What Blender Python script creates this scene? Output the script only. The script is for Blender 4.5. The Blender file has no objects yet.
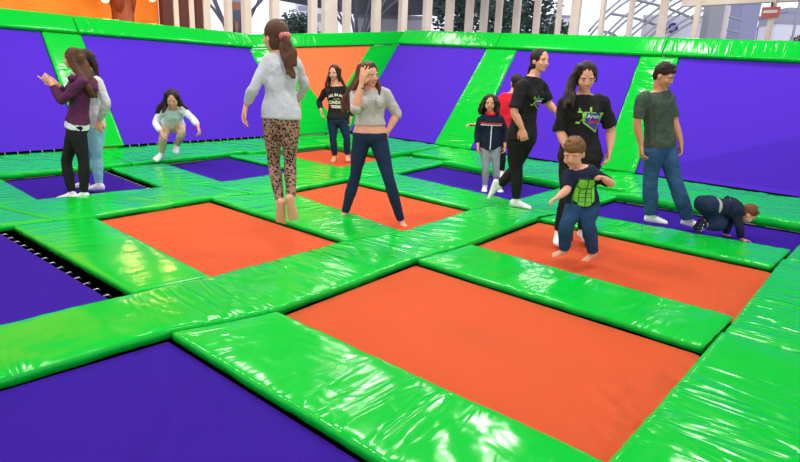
import bpy, bmesh, math, random
from mathutils import Vector, Matrix, noise
from mathutils.bvhtree import BVHTree
random.seed(7)
V = Vector
SC = bpy.context.scene
COL = SC.collection

# ------------------------------------------------------------------ camera
FPX, PITCH, YAW, ROLL, CH = 573.93, 0.25839, 0.84792, 0.040795, 1.41454
Fw = V((math.sin(YAW)*math.cos(PITCH), math.cos(YAW)*math.cos(PITCH), -math.sin(PITCH)))
Rt = V((math.cos(YAW), -math.sin(YAW), 0)); Up = Rt.cross(Fw)
R2 = Rt*math.cos(ROLL)+Up*math.sin(ROLL); U2 = -Rt*math.sin(ROLL)+Up*math.cos(ROLL)
EYE = V((0, 0, CH))
cam = bpy.data.cameras.new('camera'); camo = bpy.data.objects.new('camera', cam); COL.objects.link(camo)
cam.sensor_fit = 'HORIZONTAL'; cam.sensor_width = 36; cam.lens = FPX/800*36; cam.clip_start = .05; cam.clip_end = 500
camo.matrix_world = Matrix(((R2.x, U2.x, -Fw.x, 0), (R2.y, U2.y, -Fw.y, 0), (R2.z, U2.z, -Fw.z, CH), (0, 0, 0, 1)))
SC.camera = camo
# ------------------------------------------------------------------ world, exposure, lamps
SC.view_settings.view_transform = 'Standard'; SC.view_settings.look = 'None'
SC.view_settings.exposure = -0.17; SC.view_settings.gamma = 1
SC.view_settings.use_curve_mapping = False
w = bpy.data.worlds.new('overcast_sky'); SC.world = w; w.use_nodes = True
bg = w.node_tree.nodes['Background']; bg.inputs[0].default_value = (.93, .90, .99, 1); bg.inputs[1].default_value = 1.9
def area(name, loc, size, power, col, tgt=None):
    l = bpy.data.lights.new(name, 'AREA'); l.shape = 'RECTANGLE'; l.size, l.size_y = size; l.energy = power; l.color = col
    o = bpy.data.objects.new(name, l); COL.objects.link(o); o.location = loc
    if tgt is not None: o.rotation_euler = (V(tgt)-V(loc)).to_track_quat('-Z', 'Y').to_euler()
    return o
CEIL = 5.6
LAMPS = [(x, y) for x in (1.5, 5.2, 8.9) for y in (1.5, 5.2, 8.9)]
for (x, y) in LAMPS:
    area('ceiling_panel_light', (x, y, CEIL-.14), (.75, .4), 146, (1, .97, .92))
area('camera_side_fill', (-3.5, -3.5, 4.2), (5, 2.5), 85, (1, .97, .93), (5, 5, .5))  # unseen soft fill added behind the camera, not a real fixture

for (x, y) in ((11, 11.8), (15.5, 11.8), (18.3, 9.5), (18.3, 5.5)):
    area('post_fill_light', (x, y, CEIL-.14), (1.5, .5), 90, (1, .93, .86))  # unseen fills added to brighten the window posts

# ------------------------------------------------------------------ pixel helpers (surveying only)
def ray(px, py): return Fw + R2*((px-400)/FPX) - U2*((py-231)/FPX)
def un(px, py, z=0.0):
    D = ray(px, py); return EYE + D*((z-CH)/D.z)
Fh = V((math.sin(YAW), math.cos(YAW), 0)); Dc = -Fh; Z = V((0, 0, 1))
def atdepth(px, py, root, d=0.0):
    p0 = root + Dc*d; D = ray(px, py); s = (p0-EYE).dot(Fh)/D.dot(Fh); return EYE + D*s
def on_v(px, py, v): D = ray(px, py); return EYE + D*(v/D.y)
def on_u(px, py, u): D = ray(px, py); return EYE + D*(u/D.x)

# ------------------------------------------------------------------ materials
def mat(name, col, rough=.5, spec=.5, bump=None, metal=0, coat=0, sss=0, emit=None, var=None, sheen=0):
    m = bpy.data.materials.new(name); m.use_nodes = True; nt = m.node_tree; b = nt.nodes['Principled BSDF']
    b.inputs['Base Color'].default_value = (*col, 1); b.inputs['Roughness'].default_value = rough
    b.inputs['Specular IOR Level'].default_value = spec; b.inputs['Metallic'].default_value = metal
    b.inputs['Coat Weight'].default_value = coat; b.inputs['Coat Roughness'].default_value = .12
    if sheen: b.inputs['Sheen Weight'].default_value = sheen
    if sss: b.inputs['Subsurface Weight'].default_value = sss; b.inputs['Subsurface Radius'].default_value = (.02, .008, .004); b.inputs['Subsurface Scale'].default_value = 1
    if emit: b.inputs['Emission Color'].default_value = (*emit[0], 1); b.inputs['Emission Strength'].default_value = emit[1]
    tc = nt.nodes.new('ShaderNodeTexCoord')
    if bump:   # (scale vec, strength, distance, coord)
        mp = nt.nodes.new('ShaderNodeMapping'); mp.inputs['Scale'].default_value = bump[0]
        n = nt.nodes.new('ShaderNodeTexNoise'); n.inputs['Scale'].default_value = 1; n.inputs['Detail'].default_value = 3
        bn = nt.nodes.new('ShaderNodeBump'); bn.inputs['Strength'].default_value = bump[1]; bn.inputs['Distance'].default_value = bump[2]
        nt.links.new(tc.outputs[bump[3]], mp.inputs[0]); nt.links.new(mp.outputs[0], n.inputs[0])
        nt.links.new(n.outputs[0], bn.inputs['Height']); nt.links.new(bn.outputs[0], b.inputs['Normal'])
    if var:    # (scale, second colour)
        n2 = nt.nodes.new('ShaderNodeTexNoise'); n2.inputs['Scale'].default_value = var[0]; n2.inputs['Detail'].default_value = 4
        r = nt.nodes.new('ShaderNodeValToRGB'); r.color_ramp.elements[0].position = .35; r.color_ramp.elements[1].position = .65
        r.color_ramp.elements[0].color = (*col, 1); r.color_ramp.elements[1].color = (*var[1], 1)
        nt.links.new(tc.outputs['Object'], n2.inputs['Vector']); nt.links.new(n2.outputs[0], r.inputs[0]); nt.links.new(r.outputs[0], b.inputs['Base Color'])
    return m
def vinyl(name, amp):
    m = bpy.data.materials.new(name); m.use_nodes = True; nt = m.node_tree; b = nt.nodes['Principled BSDF']; L = nt.links.new
    b.inputs['Base Color'].default_value = (.002, .45, .032, 1); b.inputs['Roughness'].default_value = .17
    b.inputs['IOR'].default_value = 1.30; b.inputs['Specular IOR Level'].default_value = .5; 
    uv = nt.nodes.new('ShaderNodeTexCoord')
    def N(sc, det, dist=0, rot=0):
        mp = nt.nodes.new('ShaderNodeMapping'); mp.inputs['Scale'].default_value = sc; mp.inputs['Rotation'].default_value = (0, 0, rot)
        n = nt.nodes.new('ShaderNodeTexNoise'); n.inputs['Scale'].default_value = 1; n.inputs['Detail'].default_value = det; n.inputs['Distortion'].default_value = dist
        L(uv.outputs['UV'], mp.inputs[0]); L(mp.outputs[0], n.inputs[0]); return n
    n1 = N((8.5, 1.5, 1), 1.5, .8, .25); n2 = N((4, 4, 1), 2, .4); n3 = N((1.3, 1.3, 1), 1)
    ab = nt.nodes.new('ShaderNodeMath'); ab.operation = 'SUBTRACT'; L(n1.outputs[0], ab.inputs[0]); ab.inputs[1].default_value = .5
    a2 = nt.nodes.new('ShaderNodeMath'); a2.operation = 'ABSOLUTE'; L(ab.outputs[0], a2.inputs[0])
    rp = nt.nodes.new('ShaderNodeMapRange'); L(n3.outputs[0], rp.inputs[0]); rp.inputs[1].default_value = .38; rp.inputs[2].default_value = .62
    mu = nt.nodes.new('ShaderNodeMath'); mu.operation = 'MULTIPLY'; L(a2.outputs[0], mu.inputs[0]); L(rp.outputs[0], mu.inputs[1])
    ad = nt.nodes.new('ShaderNodeMath'); ad.operation = 'MULTIPLY_ADD'; L(n2.outputs[0], ad.inputs[0]); ad.inputs[1].default_value = .35; L(mu.outputs[0], ad.inputs[2])
    bn = nt.nodes.new('ShaderNodeBump'); bn.inputs['Strength'].default_value = amp; bn.inputs['Distance'].default_value = .045
    L(ad.outputs[0], bn.inputs['Height']); L(bn.outputs[0], b.inputs['Normal'])
    return m
M = {}
M['vinyl'] = vinyl('green_vinyl', .75); M['vinyl_flat'] = vinyl('smooth_green_vinyl', .35)
M['orange'] = mat('orange_bed_fabric', (.84, .158, .052), .7, .12, ((900, 900, 900), .1, .001, 'Object'))
M['purple'] = mat('purple_bed_fabric', (.066, .017, .455), .7, .08, ((900, 900, 900), .1, .001, 'Object'))
M['web'] = mat('black_gap_webbing', (.010, .010, .011), .9, .05)  # webbing black, also stands in for the dark of the gaps beside pads
M['steel'] = mat('zinc_steel', (.45, .45, .48), .4, .5, None, 1)
M['frame'] = mat('dark_frame_steel', (.05, .05, .055), .45)
def skinm(n, c): return mat(n, c, .5, .35, ((60, 60, 60), .08, .002, 'Object'), sss=.12)
M['skin'] = skinm('fair_skin', (.66, .32, .20)); M['skin_tan'] = skinm('tanned_skin', (.52, .235, .13))
def cloth(n, c, r=.85, st=.9, var=None): return mat(n, c, r, .2, ((15, 15, 9), st, .03, 'Object'), var=var, sheen=0)
def hairm(n, c): return mat(n, c, .55, .25, ((170, 170, 9), .8, .006, 'Object'))
M['h_brown'] = hairm('brown_hair', (.075, .028, .012)); M['h_dark'] = hairm('dark_hair', (.018, .009, .006)); M['h_red'] = hairm('reddish_brown_hair', (.16, .05, .018))
M['h_light'] = hairm('light_brown_hair', (.15, .065, .022))
M['eye'] = mat('eye_white', (.55, .50, .47), .4); M['iris'] = mat('dark_iris', (.02, .012, .008), .2); M['lip'] = mat('lips', (.45, .10, .09), .45)
M['sock'] = cloth('white_sock_knit', (.75, .75, .76)); M['black'] = cloth('black_cotton', (.012, .012, .013)); M['leg_black'] = cloth('black_leggings_knit', (.008, .008, .009), .7)
M['jeans_dark'] = cloth('dark_blue_denim', (.010, .022, .060)); M['jeans_mid'] = cloth('mid_blue_denim', (.020, .062, .150), var=(6, (.032, .095, .21)))
M['jeans_boy'] = cloth('deep_blue_denim', (.014, .050, .115)); M['jeans_light'] = cloth('light_blue_denim', (.16, .36, .52), var=(6, (.25, .48, .62))); M['grey'] = cloth('light_grey_jersey', (.50, .51, .53)); M['grey_warm'] = cloth('warm_grey_jersey', (.42, .40, .38))
M['white'] = cloth('white_jersey', (.70, .74, .78)); M['hoodie'] = cloth('plum_hoodie_fleece', (.085, .018, .060)); M['beige'] = cloth('beige_cotton', (.60, .42, .26))
M['olive'] = cloth('olive_cotton', (.042, .062, .045), var=(30, (.055, .08, .06))); M['navy'] = cloth('navy_fleece', (.008, .014, .035)); M['red'] = cloth('red_fleece', (.70, .012, .03))
M['greyleg'] = cloth('grey_leggings_knit', (.30, .31, .34)); M['navy_knit'] = cloth('navy_knit', (.01, .015, .04)); M['hood_lining'] = cloth('cream_lining', (.6, .5, .45))
def leopard():
    m = mat('leopard_print_knit', (.5, .3, .16), .8, .2); nt = m.node_tree; b = nt.nodes['Principled BSDF']; L = nt.links.new
    tc = nt.nodes.new('ShaderNodeTexCoord'); vo = nt.nodes.new('ShaderNodeTexVoronoi'); vo.inputs['Scale'].default_value = 50; vo.inputs['Randomness'].default_value = .8
    no = nt.nodes.new('ShaderNodeTexNoise'); no.inputs['Scale'].default_value = 60
    ad = nt.nodes.new('ShaderNodeMath'); ad.operation = 'MULTIPLY_ADD'; ad.inputs[1].default_value = .5; L(no.outputs[0], ad.inputs[0]); L(vo.outputs['Distance'], ad.inputs[2])
    r = nt.nodes.new('ShaderNodeValToRGB'); e = r.color_ramp.elements; e[0].position = 0; e[0].color = (.20, .08, .04, 1); e[1].position = 1; e[1].color = (.36, .20, .14, 1)
    for p, c in ((.36, (.24, .10, .05, 1)), (.40, (.012, .008, .006, 1)), (.66, (.015, .01, .008, 1)), (.74, (.36, .20, .14, 1))):
        x = e.new(p); x.color = c
    L(tc.outputs['Object'], vo.inputs[0]); L(tc.outputs['Object'], no.inputs[0]); L(ad.outputs[0], r.inputs[0]); L(r.outputs[0], b.inputs['Base Color']); return m
M['leopard'] = leopard()
M['print_w'] = mat('white_print', (.75, .75, .75), .6); M['print_y'] = mat('cream_print', (.75, .68, .5), .6); M['print_g'] = mat('lime_print', (.25, .6, .05), .6); M['print_b'] = mat('blue_print', (.02, .04, .30), .6); M['print_r'] = mat('red_print', (.75, .03, .03), .6)
M['muscle'] = mat('green_muscle_print', (.10, .42, .02), .6, .3, ((25, 25, 25), .5, .01, 'Object'), var=(25, (.16, .55, .03)))
M['muscle_line'] = mat('dark_green_print', (.01, .07, .01), .7)
M['concrete'] = mat('grey_concrete', (.25, .25, .26), .8, .3, ((6, 6, 6), .3, .01, 'Object')); M['ceiling'] = mat('ceiling_paint', (.42, .42, .44), .8)
M['orange_wall'] = mat('orange_paint', (.85, .20, .015), .7, .3, ((5, 5, 5), .15, .01, 'Object'), var=(.8, (.9, .30, .03)))
M['post'] = mat('cream_post_paint', (.78, .68, .58), .5, var=(3, (.82, .74, .66))); M['post_grey'] = mat('grey_post_paint', (.36, .36, .38), .6)
M['rust'] = mat('red_brown_steel', (.10, .018, .008), .5); M['lamp'] = mat('warm_bulb_glass', (1, .9, .6), .3, emit=((1, .78, .42), 2.6))

# ------------------------------------------------------------------ object helpers
def tag(o, label=None, cat=None, group=None, kind=None):
    if label: o['label'] = label
    if cat: o['category'] = cat
    if group: o['group'] = group
    if kind: o['kind'] = kind
    return o
def empty(name, loc, label, cat, group=None):
    o = bpy.data.objects.new(name, None); COL.objects.link(o); o.location = loc; o.empty_display_size = .1
    return tag(o, label, cat, group)
def link(name, bm, m, parent=None, smooth=False):
    me = bpy.data.meshes.new(name); bmesh.ops.recalc_face_normals(bm, faces=bm.faces); bm.to_mesh(me); bm.free()
    return link_me(name, me, m, parent, smooth)
def link_me(name, me, m, parent=None, smooth=False):
    me.materials.clear(); me.materials.append(m)
    me.polygons.foreach_set('use_smooth', [smooth]*len(me.polygons))
    o = bpy.data.objects.new(name, me); COL.objects.link(o)
    if parent is not None:     # vertices are in world coordinates: shift them to the parent's base
        base = parent.matrix_basis.translation.copy(); q = parent.parent
        while q is not None: base += q.matrix_basis.translation; q = q.parent
        me.transform(Matrix.Translation(-base)); o.parent = parent
    else:
        c = sum((v.co for v in me.vertices), V())/max(1, len(me.vertices)); c.z = min(v.co.z for v in me.vertices)
        me.transform(Matrix.Translation(-c)); o.location = c
    return o
def box(bm, c, s, rz=0.0):
    r = bmesh.ops.create_cube(bm, size=1); bmesh.ops.scale(bm, vec=s, verts=r['verts'])
    if rz: bmesh.ops.rotate(bm, cent=(0, 0, 0), matrix=Matrix.Rotation(rz, 3, 'Z'), verts=r['verts'])
    bmesh.ops.translate(bm, vec=c, verts=r['verts'])
def frame_of(d):
    d = d.normalized(); a = Z if abs(d.z) < .9 else V((1, 0, 0)); x = a.cross(d).normalized(); return x, d.cross(x)
def loft(bm, rings, cap=True):
    """rings: (centre, axis_a, axis_b, ra, rb)"""
    n = 16; prev = None; vs0 = None
    for (c, a, b, ra, rb) in rings:
        cur = [bm.verts.new(c+a*(ra*math.cos(2*math.pi*i/n))+b*(rb*math.sin(2*math.pi*i/n))) for i in range(n)]
        if prev:
            for i in range(n): bm.faces.new((prev[i], prev[(i+1) % n], cur[(i+1) % n], cur[i]))
        else: vs0 = cur
        prev = cur
    bm.faces.new(list(reversed(vs0))); bm.faces.new(prev)
def ball(bm, c, r, axes=None, seg=16):
    if not hasattr(r, '__len__'): r = (r, r, r)
    q = bmesh.ops.create_uvsphere(bm, u_segments=seg, v_segments=seg//2+2, radius=1)
    x, y, z = axes if axes else (V((1, 0, 0)), V((0, 1, 0)), V((0, 0, 1)))
    for v in q['verts']: v.co = c + x*(v.co.x*r[0]) + y*(v.co.y*r[1]) + z*(v.co.z*r[2])
def tube(bm, pts, rad, flat0=True, flat1=True, sub=1):
    P = [V(p) for p in pts]
    if len(P) < 2: return
    rings = []
    for i, p in enumerate(P):
        d = (P[min(i+1, len(P)-1)]-P[max(i-1, 0)])
        if i == 0: x, y = frame_of(d)
        else:
            d2 = d.normalized(); x = (x-d2*x.dot(d2)).normalized(); y = d2.cross(x)
        rings.append((p, x.copy(), y.copy(), rad[i], rad[i]))
    loft(bm, rings)
    if not flat0: ball(bm, P[0], rad[0])
    if not flat1: ball(bm, P[-1], rad[-1])
def curve_pts(ctrl, n):
    """Catmull-Rom through control points"""
    C = [V(c) for c in ctrl]; C = [C[0]*2-C[1]]+C+[C[-1]*2-C[-2]]; out = []
    for i in range(1, len(C)-2):
        for k in range(n):
            t = k/n; p0, p1, p2, p3 = C[i-1:i+3]
            out.append(.5*((2*p1)+(p2-p0)*t+(2*p0-5*p1+4*p2-p3)*t*t+(3*p1-p0-3*p2+p3)*t**3))
    out.append(C[-2]); return out
def solidify_voxel(bm, voxel, smooth=2, disp=None):
    """union of overlapping closed shapes -> one continuous surface"""
    me = bpy.data.meshes.new('tmp'); bmesh.ops.recalc_face_normals(bm, faces=bm.faces); bm.to_mesh(me); bm.free()
    o = bpy.data.objects.new('tmp', me); COL.objects.link(o)
    r = o.modifiers.new('r', 'REMESH'); r.mode = 'VOXEL'; r.voxel_size = voxel
    if smooth:
        s = o.modifiers.new('s', 'SMOOTH'); s.iterations = smooth; s.factor = .5
    dg = bpy.context.evaluated_depsgraph_get(); out = bpy.data.meshes.new_from_object(o.evaluated_get(dg), depsgraph=dg)
    bpy.data.objects.remove(o); bpy.data.meshes.remove(me)
    if disp:
        nr = [v.normal.copy() for v in out.vertices]
        for v, n_ in zip(out.vertices, nr): v.co += n_*disp(v.co)
    return out

# ------------------------------------------------------------------ room shell
def struct(name, bm, m): return tag(link(name, bm, m), kind='structure')
FLOOR = -.85
bm = bmesh.new(); box(bm, (8.4, 4.6, FLOOR-.05), (26.5, 23, .1)); struct('floor', bm, M['concrete'])
bm = bmesh.new(); box(bm, (8.4, 4.6, CEIL+.1), (26.5, 23, .2)); struct('ceiling', bm, M['ceiling'])
UF, VF = 20.64, 14.0
bm = bmesh.new(); box(bm, (-.0, VF+.1, (CEIL+FLOOR)/2), (13.8, .2, CEIL-FLOOR)); struct('wall_left', bm, M['orange_wall'])
for nm, c, s in (('trim_1', ((6.8+UF)/2, VF, .2), (UF-6.8, .3, 2.1)), ('trim_2', (UF, 3.5, .2), (.3, 21, 2.1))):
    bm = bmesh.new(); box(bm, c, s); struct(nm, bm, M['concrete'])
bm = bmesh.new(); box(bm, (UF-.02, 1.0, 4.12), (.22, 11, .2)); struct('trim_3', bm, M['post'])
def glassm():
    m = bpy.data.materials.new('window_glass'); m.use_nodes = True; nt = m.node_tree; nt.nodes.clear()
    o = nt.nodes.new('ShaderNodeOutputMaterial'); mx = nt.nodes.new('ShaderNodeMixShader'); t = nt.nodes.new('ShaderNodeBsdfTransparent'); g = nt.nodes.new('ShaderNodeBsdfGlossy')
    t.inputs[0].default_value = (.9, .93, .96, 1); g.inputs['Roughness'].default_value = .35; mx.inputs[0].default_value = .012
    nt.links.new(t.outputs[0], mx.inputs[1]); nt.links.new(g.outputs[0], mx.inputs[2]); nt.links.new(mx.outputs[0], o.inputs[0]); return m
M['glass'] = glassm()
bm = bmesh.new(); box(bm, ((7+UF)/2, VF+.1, (CEIL+1.2)/2), (UF-7, .02, CEIL-1.2)); struct('window_1', bm, M['glass'])
bm = bmesh.new(); box(bm, (UF+.1, 3.5, (CEIL+1.2)/2), (.02, 21, CEIL-1.2)); struct('window_2', bm, M['glass'])
# window posts: (pixel centre, width) where they stand on the two window lines
def post(name, c, sx, sy, m, label, group):
    bm = bmesh.new(); box(bm, (c[0], c[1], (CEIL+.9)/2), (sx, sy, CEIL-.9)); bmesh.ops.bevel(bm, geom=bm.edges[:], offset=.012, segments=2, affect='EDGES')
    tag(link(name, bm, m), label, 'post', group)
LP = [(7.03, .27, 'rust'), (7.25, .13, 'post'), (7.45, .25, 'rust'), (7.65, .14, 'post'), (7.84, .2, 'rust'), (8.06, .2, 'post'), (8.70, .16, 'post'), (9.25, .22, 'post'), (10.15, .26, 'post'), (11.5, .24, 'post'), (12.15, .5, 'post'), (12.85, .24, 'post'), (14.15, .3, 'post'), (15.45, .3, 'post'),
      (16.75, .34, 'post'), (18.05, .34, 'post'), (19.3, .34, 'post'), (20.3, .34, 'post')]
nl = nr_ = 0; ORD = ['first', 'second', 'third', 'fourth', 'fifth', 'sixth', 'seventh', 'eighth', 'ninth', 'tenth', 'eleventh', 'twelfth', 'thirteenth', 'fourteenth', 'fifteenth', 'sixteenth', 'seventeenth']
for i, (x, wd, m) in enumerate(LP):
    if m == 'rust': nr_ += 1
    else: nl += 1
    lab = ('dark red brown post, %s one beside the orange wall' % ORD[nr_-1] if m == 'rust' else 'broad cream post, the widest behind the orange corner panel' if wd == .5 else 'cream window post, %s of the left window row counted from the orange wall' % ORD[nl-1])
    post('window_post', (x, VF-.1), wd, .18, M[m], lab, None if (m == 'rust' or wd == .5) else 'cream posts of the left window row')
RP = [(13.36, .24), (12.54, .26), (11.66, .22), (10.75, .16), (10.1, .34), (9.09, .16), (8.09, .16), (7.03, .24), (5.98, .16), (3.93, .14)]
for i, (y, wd) in enumerate(RP):
    lab = {4: 'wide cream window post just left of the arched glass canopy', 9: 'thin cream window post with a small red sign, far right'}.get(i, 'cream window post, %s of the right window row counted from the window corner' % ['first', 'second', 'third', 'fourth', 'fifth', 'sixth', 'seventh', 'eighth', 'ninth', 'tenth'][i])
    post('window_post', (UF-.1, y), .18, wd, M['post'], lab, None if i in (4, 9) else 'cream posts of the right window row')
# small red and white sign on the far right post
t = empty('hanging_sign', (UF-.26, 3.95, 3.6), 'small red and white sign fixed to the far right window post', 'sign')
bm = bmesh.new(); box(bm, (UF-.24, 3.95, 3.72), (.05, .46, .3)); link('sign_board', bm, mat('red_sign_paint', (.55, .12, .10), .5), t)
bm = bmesh.new(); box(bm, (UF-.27, 3.95, 3.74), (.02, .36, .08)); link('stripe', bm, M['print_w'], t)
bm = bmesh.new(); box(bm, (UF-.24, 3.95, 3.93), (.03, .05, .14)); link('bracket', bm, M['frame'], t)
# ceiling lamps
cl0 = None
for (x, y) in LAMPS:
    if cl0 is None:
        t = empty('ceiling_lamp', (x, y, CEIL-.12), 'grey framed ceiling lamp panel high above the front of the left side', 'lamp', 'ceiling lamps over the trampolines')
        bm = bmesh.new(); box(bm, (x, y, CEIL-.06), (1.7, 1.1, .12)); link('housing', bm, M['post_grey'], t); cl0 = t
    else:
        r = cl0.copy(); COL.objects.link(r); r.location = (x, y, CEIL-.12)
        r['label'] = 'grey framed ceiling lamp panel high above the %s, %s' % ({1.5: 'left columns', 5.2: 'middle columns', 8.9: 'right wall'}[x], {1.5: 'near the camera', 5.2: 'halfway back', 8.9: 'at the back'}[y])
        for ch in cl0.children[:1]:
            c = ch.copy(); COL.objects.link(c); c.parent = r
# warm pendant bulbs by the orange wall
for i, (px, py, v) in enumerate(((105, -1, 12.6), (152, -2, 12.6))):
    p = on_v(px, py, v)
    t = empty('pendant_lamp', p, ('warm glowing bulb left of the branching column', 'warm glowing bulb right of the branching column')[i], 'lamp', None)
    bm = bmesh.new(); ball(bm, p, .075); link('bulb', bm, M['lamp'], t, True)
    bm = bmesh.new(); tube(bm, [p+Z*.1, p+Z*.22], [.06, .04]); link('socket', bm, M['rust'], t)
    bm = bmesh.new(); tube(bm, [p+Z*.2, V((p.x, p.y, CEIL))], [.012, .012]); link('cable', bm, M['frame'], t)
    l = bpy.data.lights.new('bulb_light', 'POINT'); l.energy = 35; l.color = (1, .6, .25); l.shadow_soft_size = .15
    o = bpy.data.objects.new('bulb_light', l); COL.objects.link(o); o.location = p+V((0, -.25, -.1))
for x in (1.0, 4.0, 6.4):
    area('wall_wash_light', (x, 12.2, 5.2), (1.2, .4), 42, (1, .62, .3), (x, 14, 2.5))
def branching(name, base, h0, h1, r, spread, m, label, n=7):
    bm = bmesh.new()
    tube(bm, [base, base+Z*h0], [r*1.1, r])
    for k in range(n):
        a = 2*math.pi*k/n+.4; e = base+Z*h1+V((math.cos(a), math.sin(a), 0))*spread*(1 if k % 2 else .65)
        s = base+Z*(h0*(.80+.2*(k % 2)))
        tube(bm, [s, s.lerp(e, .3)+Z*.3, s.lerp(e, .6)+Z*.25, e], [r*.55, r*.45, r*.35, r*.3])
    return tag(link(name, bm, m, None, True), label, 'column')
b = on_v(125, 40, 12.9); branching('branching_column', V((b.x, b.y, FLOOR)), 3.7, CEIL-FLOOR-.1, .21, 1.7, M['rust'], 'dark red branching column in front of the orange wall')

# ------------------------------------------------------------------ outside
def wm(n, c, r=.8): return mat(n, c, r, .2)
M['b_white'] = wm('white_render', (.80, .78, .82)); M['b_grey'] = wm('grey_render', (.36, .36, .42)); M['b_dark'] = wm('dark_glazing', (.10, .12, .17)); M['b_viol'] = wm('violet_grey_render', (.30, .30, .44))
M['b_brick'] = wm('red_brick', (.42, .17, .11)); M['leaf'] = mat('dark_leaves', (.010, .04, .028), .7, .3, var=(2, (.03, .09, .05))); M['roof_grey'] = wm('grey_roof', (.17, .175, .2))
GR = -1.2
bm = bmesh.new(); box(bm, (60, 60, GR-.1), (160, 160, .2)); struct('trim_4', bm, M['concrete']).name = 'trim_ground'
def building(px0, px1, pytop, dist, label, m='b_white', rows=6, cols=3, win='b_dark', base=None):
    """a block facing the hall, its face set at horizontal distance dist"""
    c = EYE + ray((px0+px1)/2, 40)*(dist/ray((px0+px1)/2, 40).dot(Fh)); c.z = 0
    top = (EYE + ray((px0+px1)/2, pytop)*(dist/ray((px0+px1)/2, pytop).dot(Fh))).z
    wd = (px1-px0)/FPX*dist*1.02; ht = top-GR; dp = min(4, max(1.5, wd*.25))
    rz = -YAW
    cc = c+Fh*(dp/2); cc.z = GR+ht/2
    t = empty('building', (c.x, c.y, GR), label, 'building')
    bm = bmesh.new(); box(bm, cc, (wd, dp, ht), rz); link('wall', bm, M[m], t)
    bm = bmesh.new(); box(bm, V((cc.x, cc.y, top+.15)), (wd*1.03, dp*1.03, .3), rz); link('roof_parapet', bm, M['b_grey'], t)
    if rows:
        vis = top-1.4; step = vis/rows
        for r_ in range(rows):
            for c_ in range(cols):
                bm = bmesh.new(); off = ((c_+.5)/cols-.5)*wd*.92
                p = c+Rt*off-Fh*.03; p.z = 1.4+step*(r_+.5)-.1
                box(bm, p, (wd*.92/cols*.7, .12, step*.45), rz); link('window', bm, M[win], t)
    return t
building(296, 312, 2, 75, 'tall white apartment tower seen between posts above the ponytailed jumper', rows=7, cols=1, win='b_grey')
building(283, 300, 22, 60, 'low grey block left of the white tower', 'b_grey', 2, 2)
building(313, 336, 8, 62, 'white block with window rows right of the white tower', rows=4, cols=2, win='b_grey')
building(356, 420, 19, 45, 'low white block under the dark outdoor roof', rows=1, cols=5)
building(544, 570, 18, 60, 'white building with long horizontal bands right of the trees', rows=3, cols=1, win='b_viol')
building(738, 754, 4, 40, 'lilac grey tower behind the ladder frame', 'b_viol', 0)
building(716, 737, 6, 52, 'pale narrow block left of the lilac tower', 'b_white', 0)
building(756, 766, 30, 62, 'distant pale block right of the lilac tower', 'b_white', 0)
building(771, 830, 20, 40, 'wide violet grey building at the far right edge', 'b_viol', 0)
building(784, 812, 12, 47, 'raised violet grey roof storey at the far right edge', 'b_viol', 0)
building(775, 830, 25, 33, 'pale lower front of the far right building', 'b_white', 1, 3, 'b_white')
building(226, 242, 2, 50, 'reddish brick block seen left of the jumping girl', 'b_brick', 3, 2, 'b_dark')
# big grey concrete pier outside, white hoarding with a blue ring mark
c = EYE+ray(709, 40)*(26/ray(709, 40).dot(Fh)); bm = bmesh.new(); box(bm, (c.x, c.y, 3), (.58, .6, 9), -YAW)
tag(link('concrete_pier', bm, M['post_grey']), 'tall grey concrete pier outside the right windows', 'pillar')
c = EYE+ray(672, 32)*(30/ray(672, 32).dot(Fh))
t = empty('hoarding', (c.x, c.y, GR), 'white hoarding with a blue ring mark outside under the canopy', 'sign')
bm = bmesh.new(); box(bm, (c.x, c.y, (c.z+.75+GR)/2), (3.0, .12, c.z+.75-GR), -YAW); link('panel', bm, M['b_white'], t)
bm = bmesh.new(); q = EYE+ray(673, 28)*(29.85/ray(673, 28).dot(Fh))
pr = [q+(Rt*math.cos(a)+Z*math.sin(a))*.19 for a in [k*math.pi/8 for k in range(17)]]; tube(bm, pr, [.06]*17); link('ring_mark', bm, M['print_b'], t)
bm = bmesh.new(); box(bm, q-Z*.5, (1.0, .04, .06), -YAW); link('caption_line', bm, M['b_viol'], t)
# ladder-like frame
c = EYE+ray(722, 40)*(24/ray(722, 40).dot(Fh)); t = empty('ladder_frame', (c.x, c.y, GR), 'tall cream post with rungs outside the right windows', 'frame')
bm = bmesh.new(); box(bm, (c.x, c.y, 2), (.13, .13, 6.4), -YAW); link('upright', bm, M['post'], t)
for k in range(6):
    bm = bmesh.new(); a = c.copy(); a.z = 1.9+k*.48; tube(bm, [a, a+Rt*.62-Z*.12], [.035, .035]); link('rung', bm, M['post_grey'], t)
# street lamp pole
c = EYE+ray(794, 30)*(28/ray(794, 30).dot(Fh)); t = empty('street_lamp', (c.x, c.y, GR), 'thin grey street lamp pole at the far right edge', 'lamp')
bm = bmesh.new(); tube(bm, [V((c.x, c.y, GR)), V((c.x, c.y, 6))], [.07, .05]); link('pole', bm, M['post_grey'], t)
bm = bmesh.new(); p = V((c.x, c.y, 2.6)); box(bm, p-Rt*.35, (.5, .14, .06), -YAW); link('lamp_head', bm, M['post_grey'], t)
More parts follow.
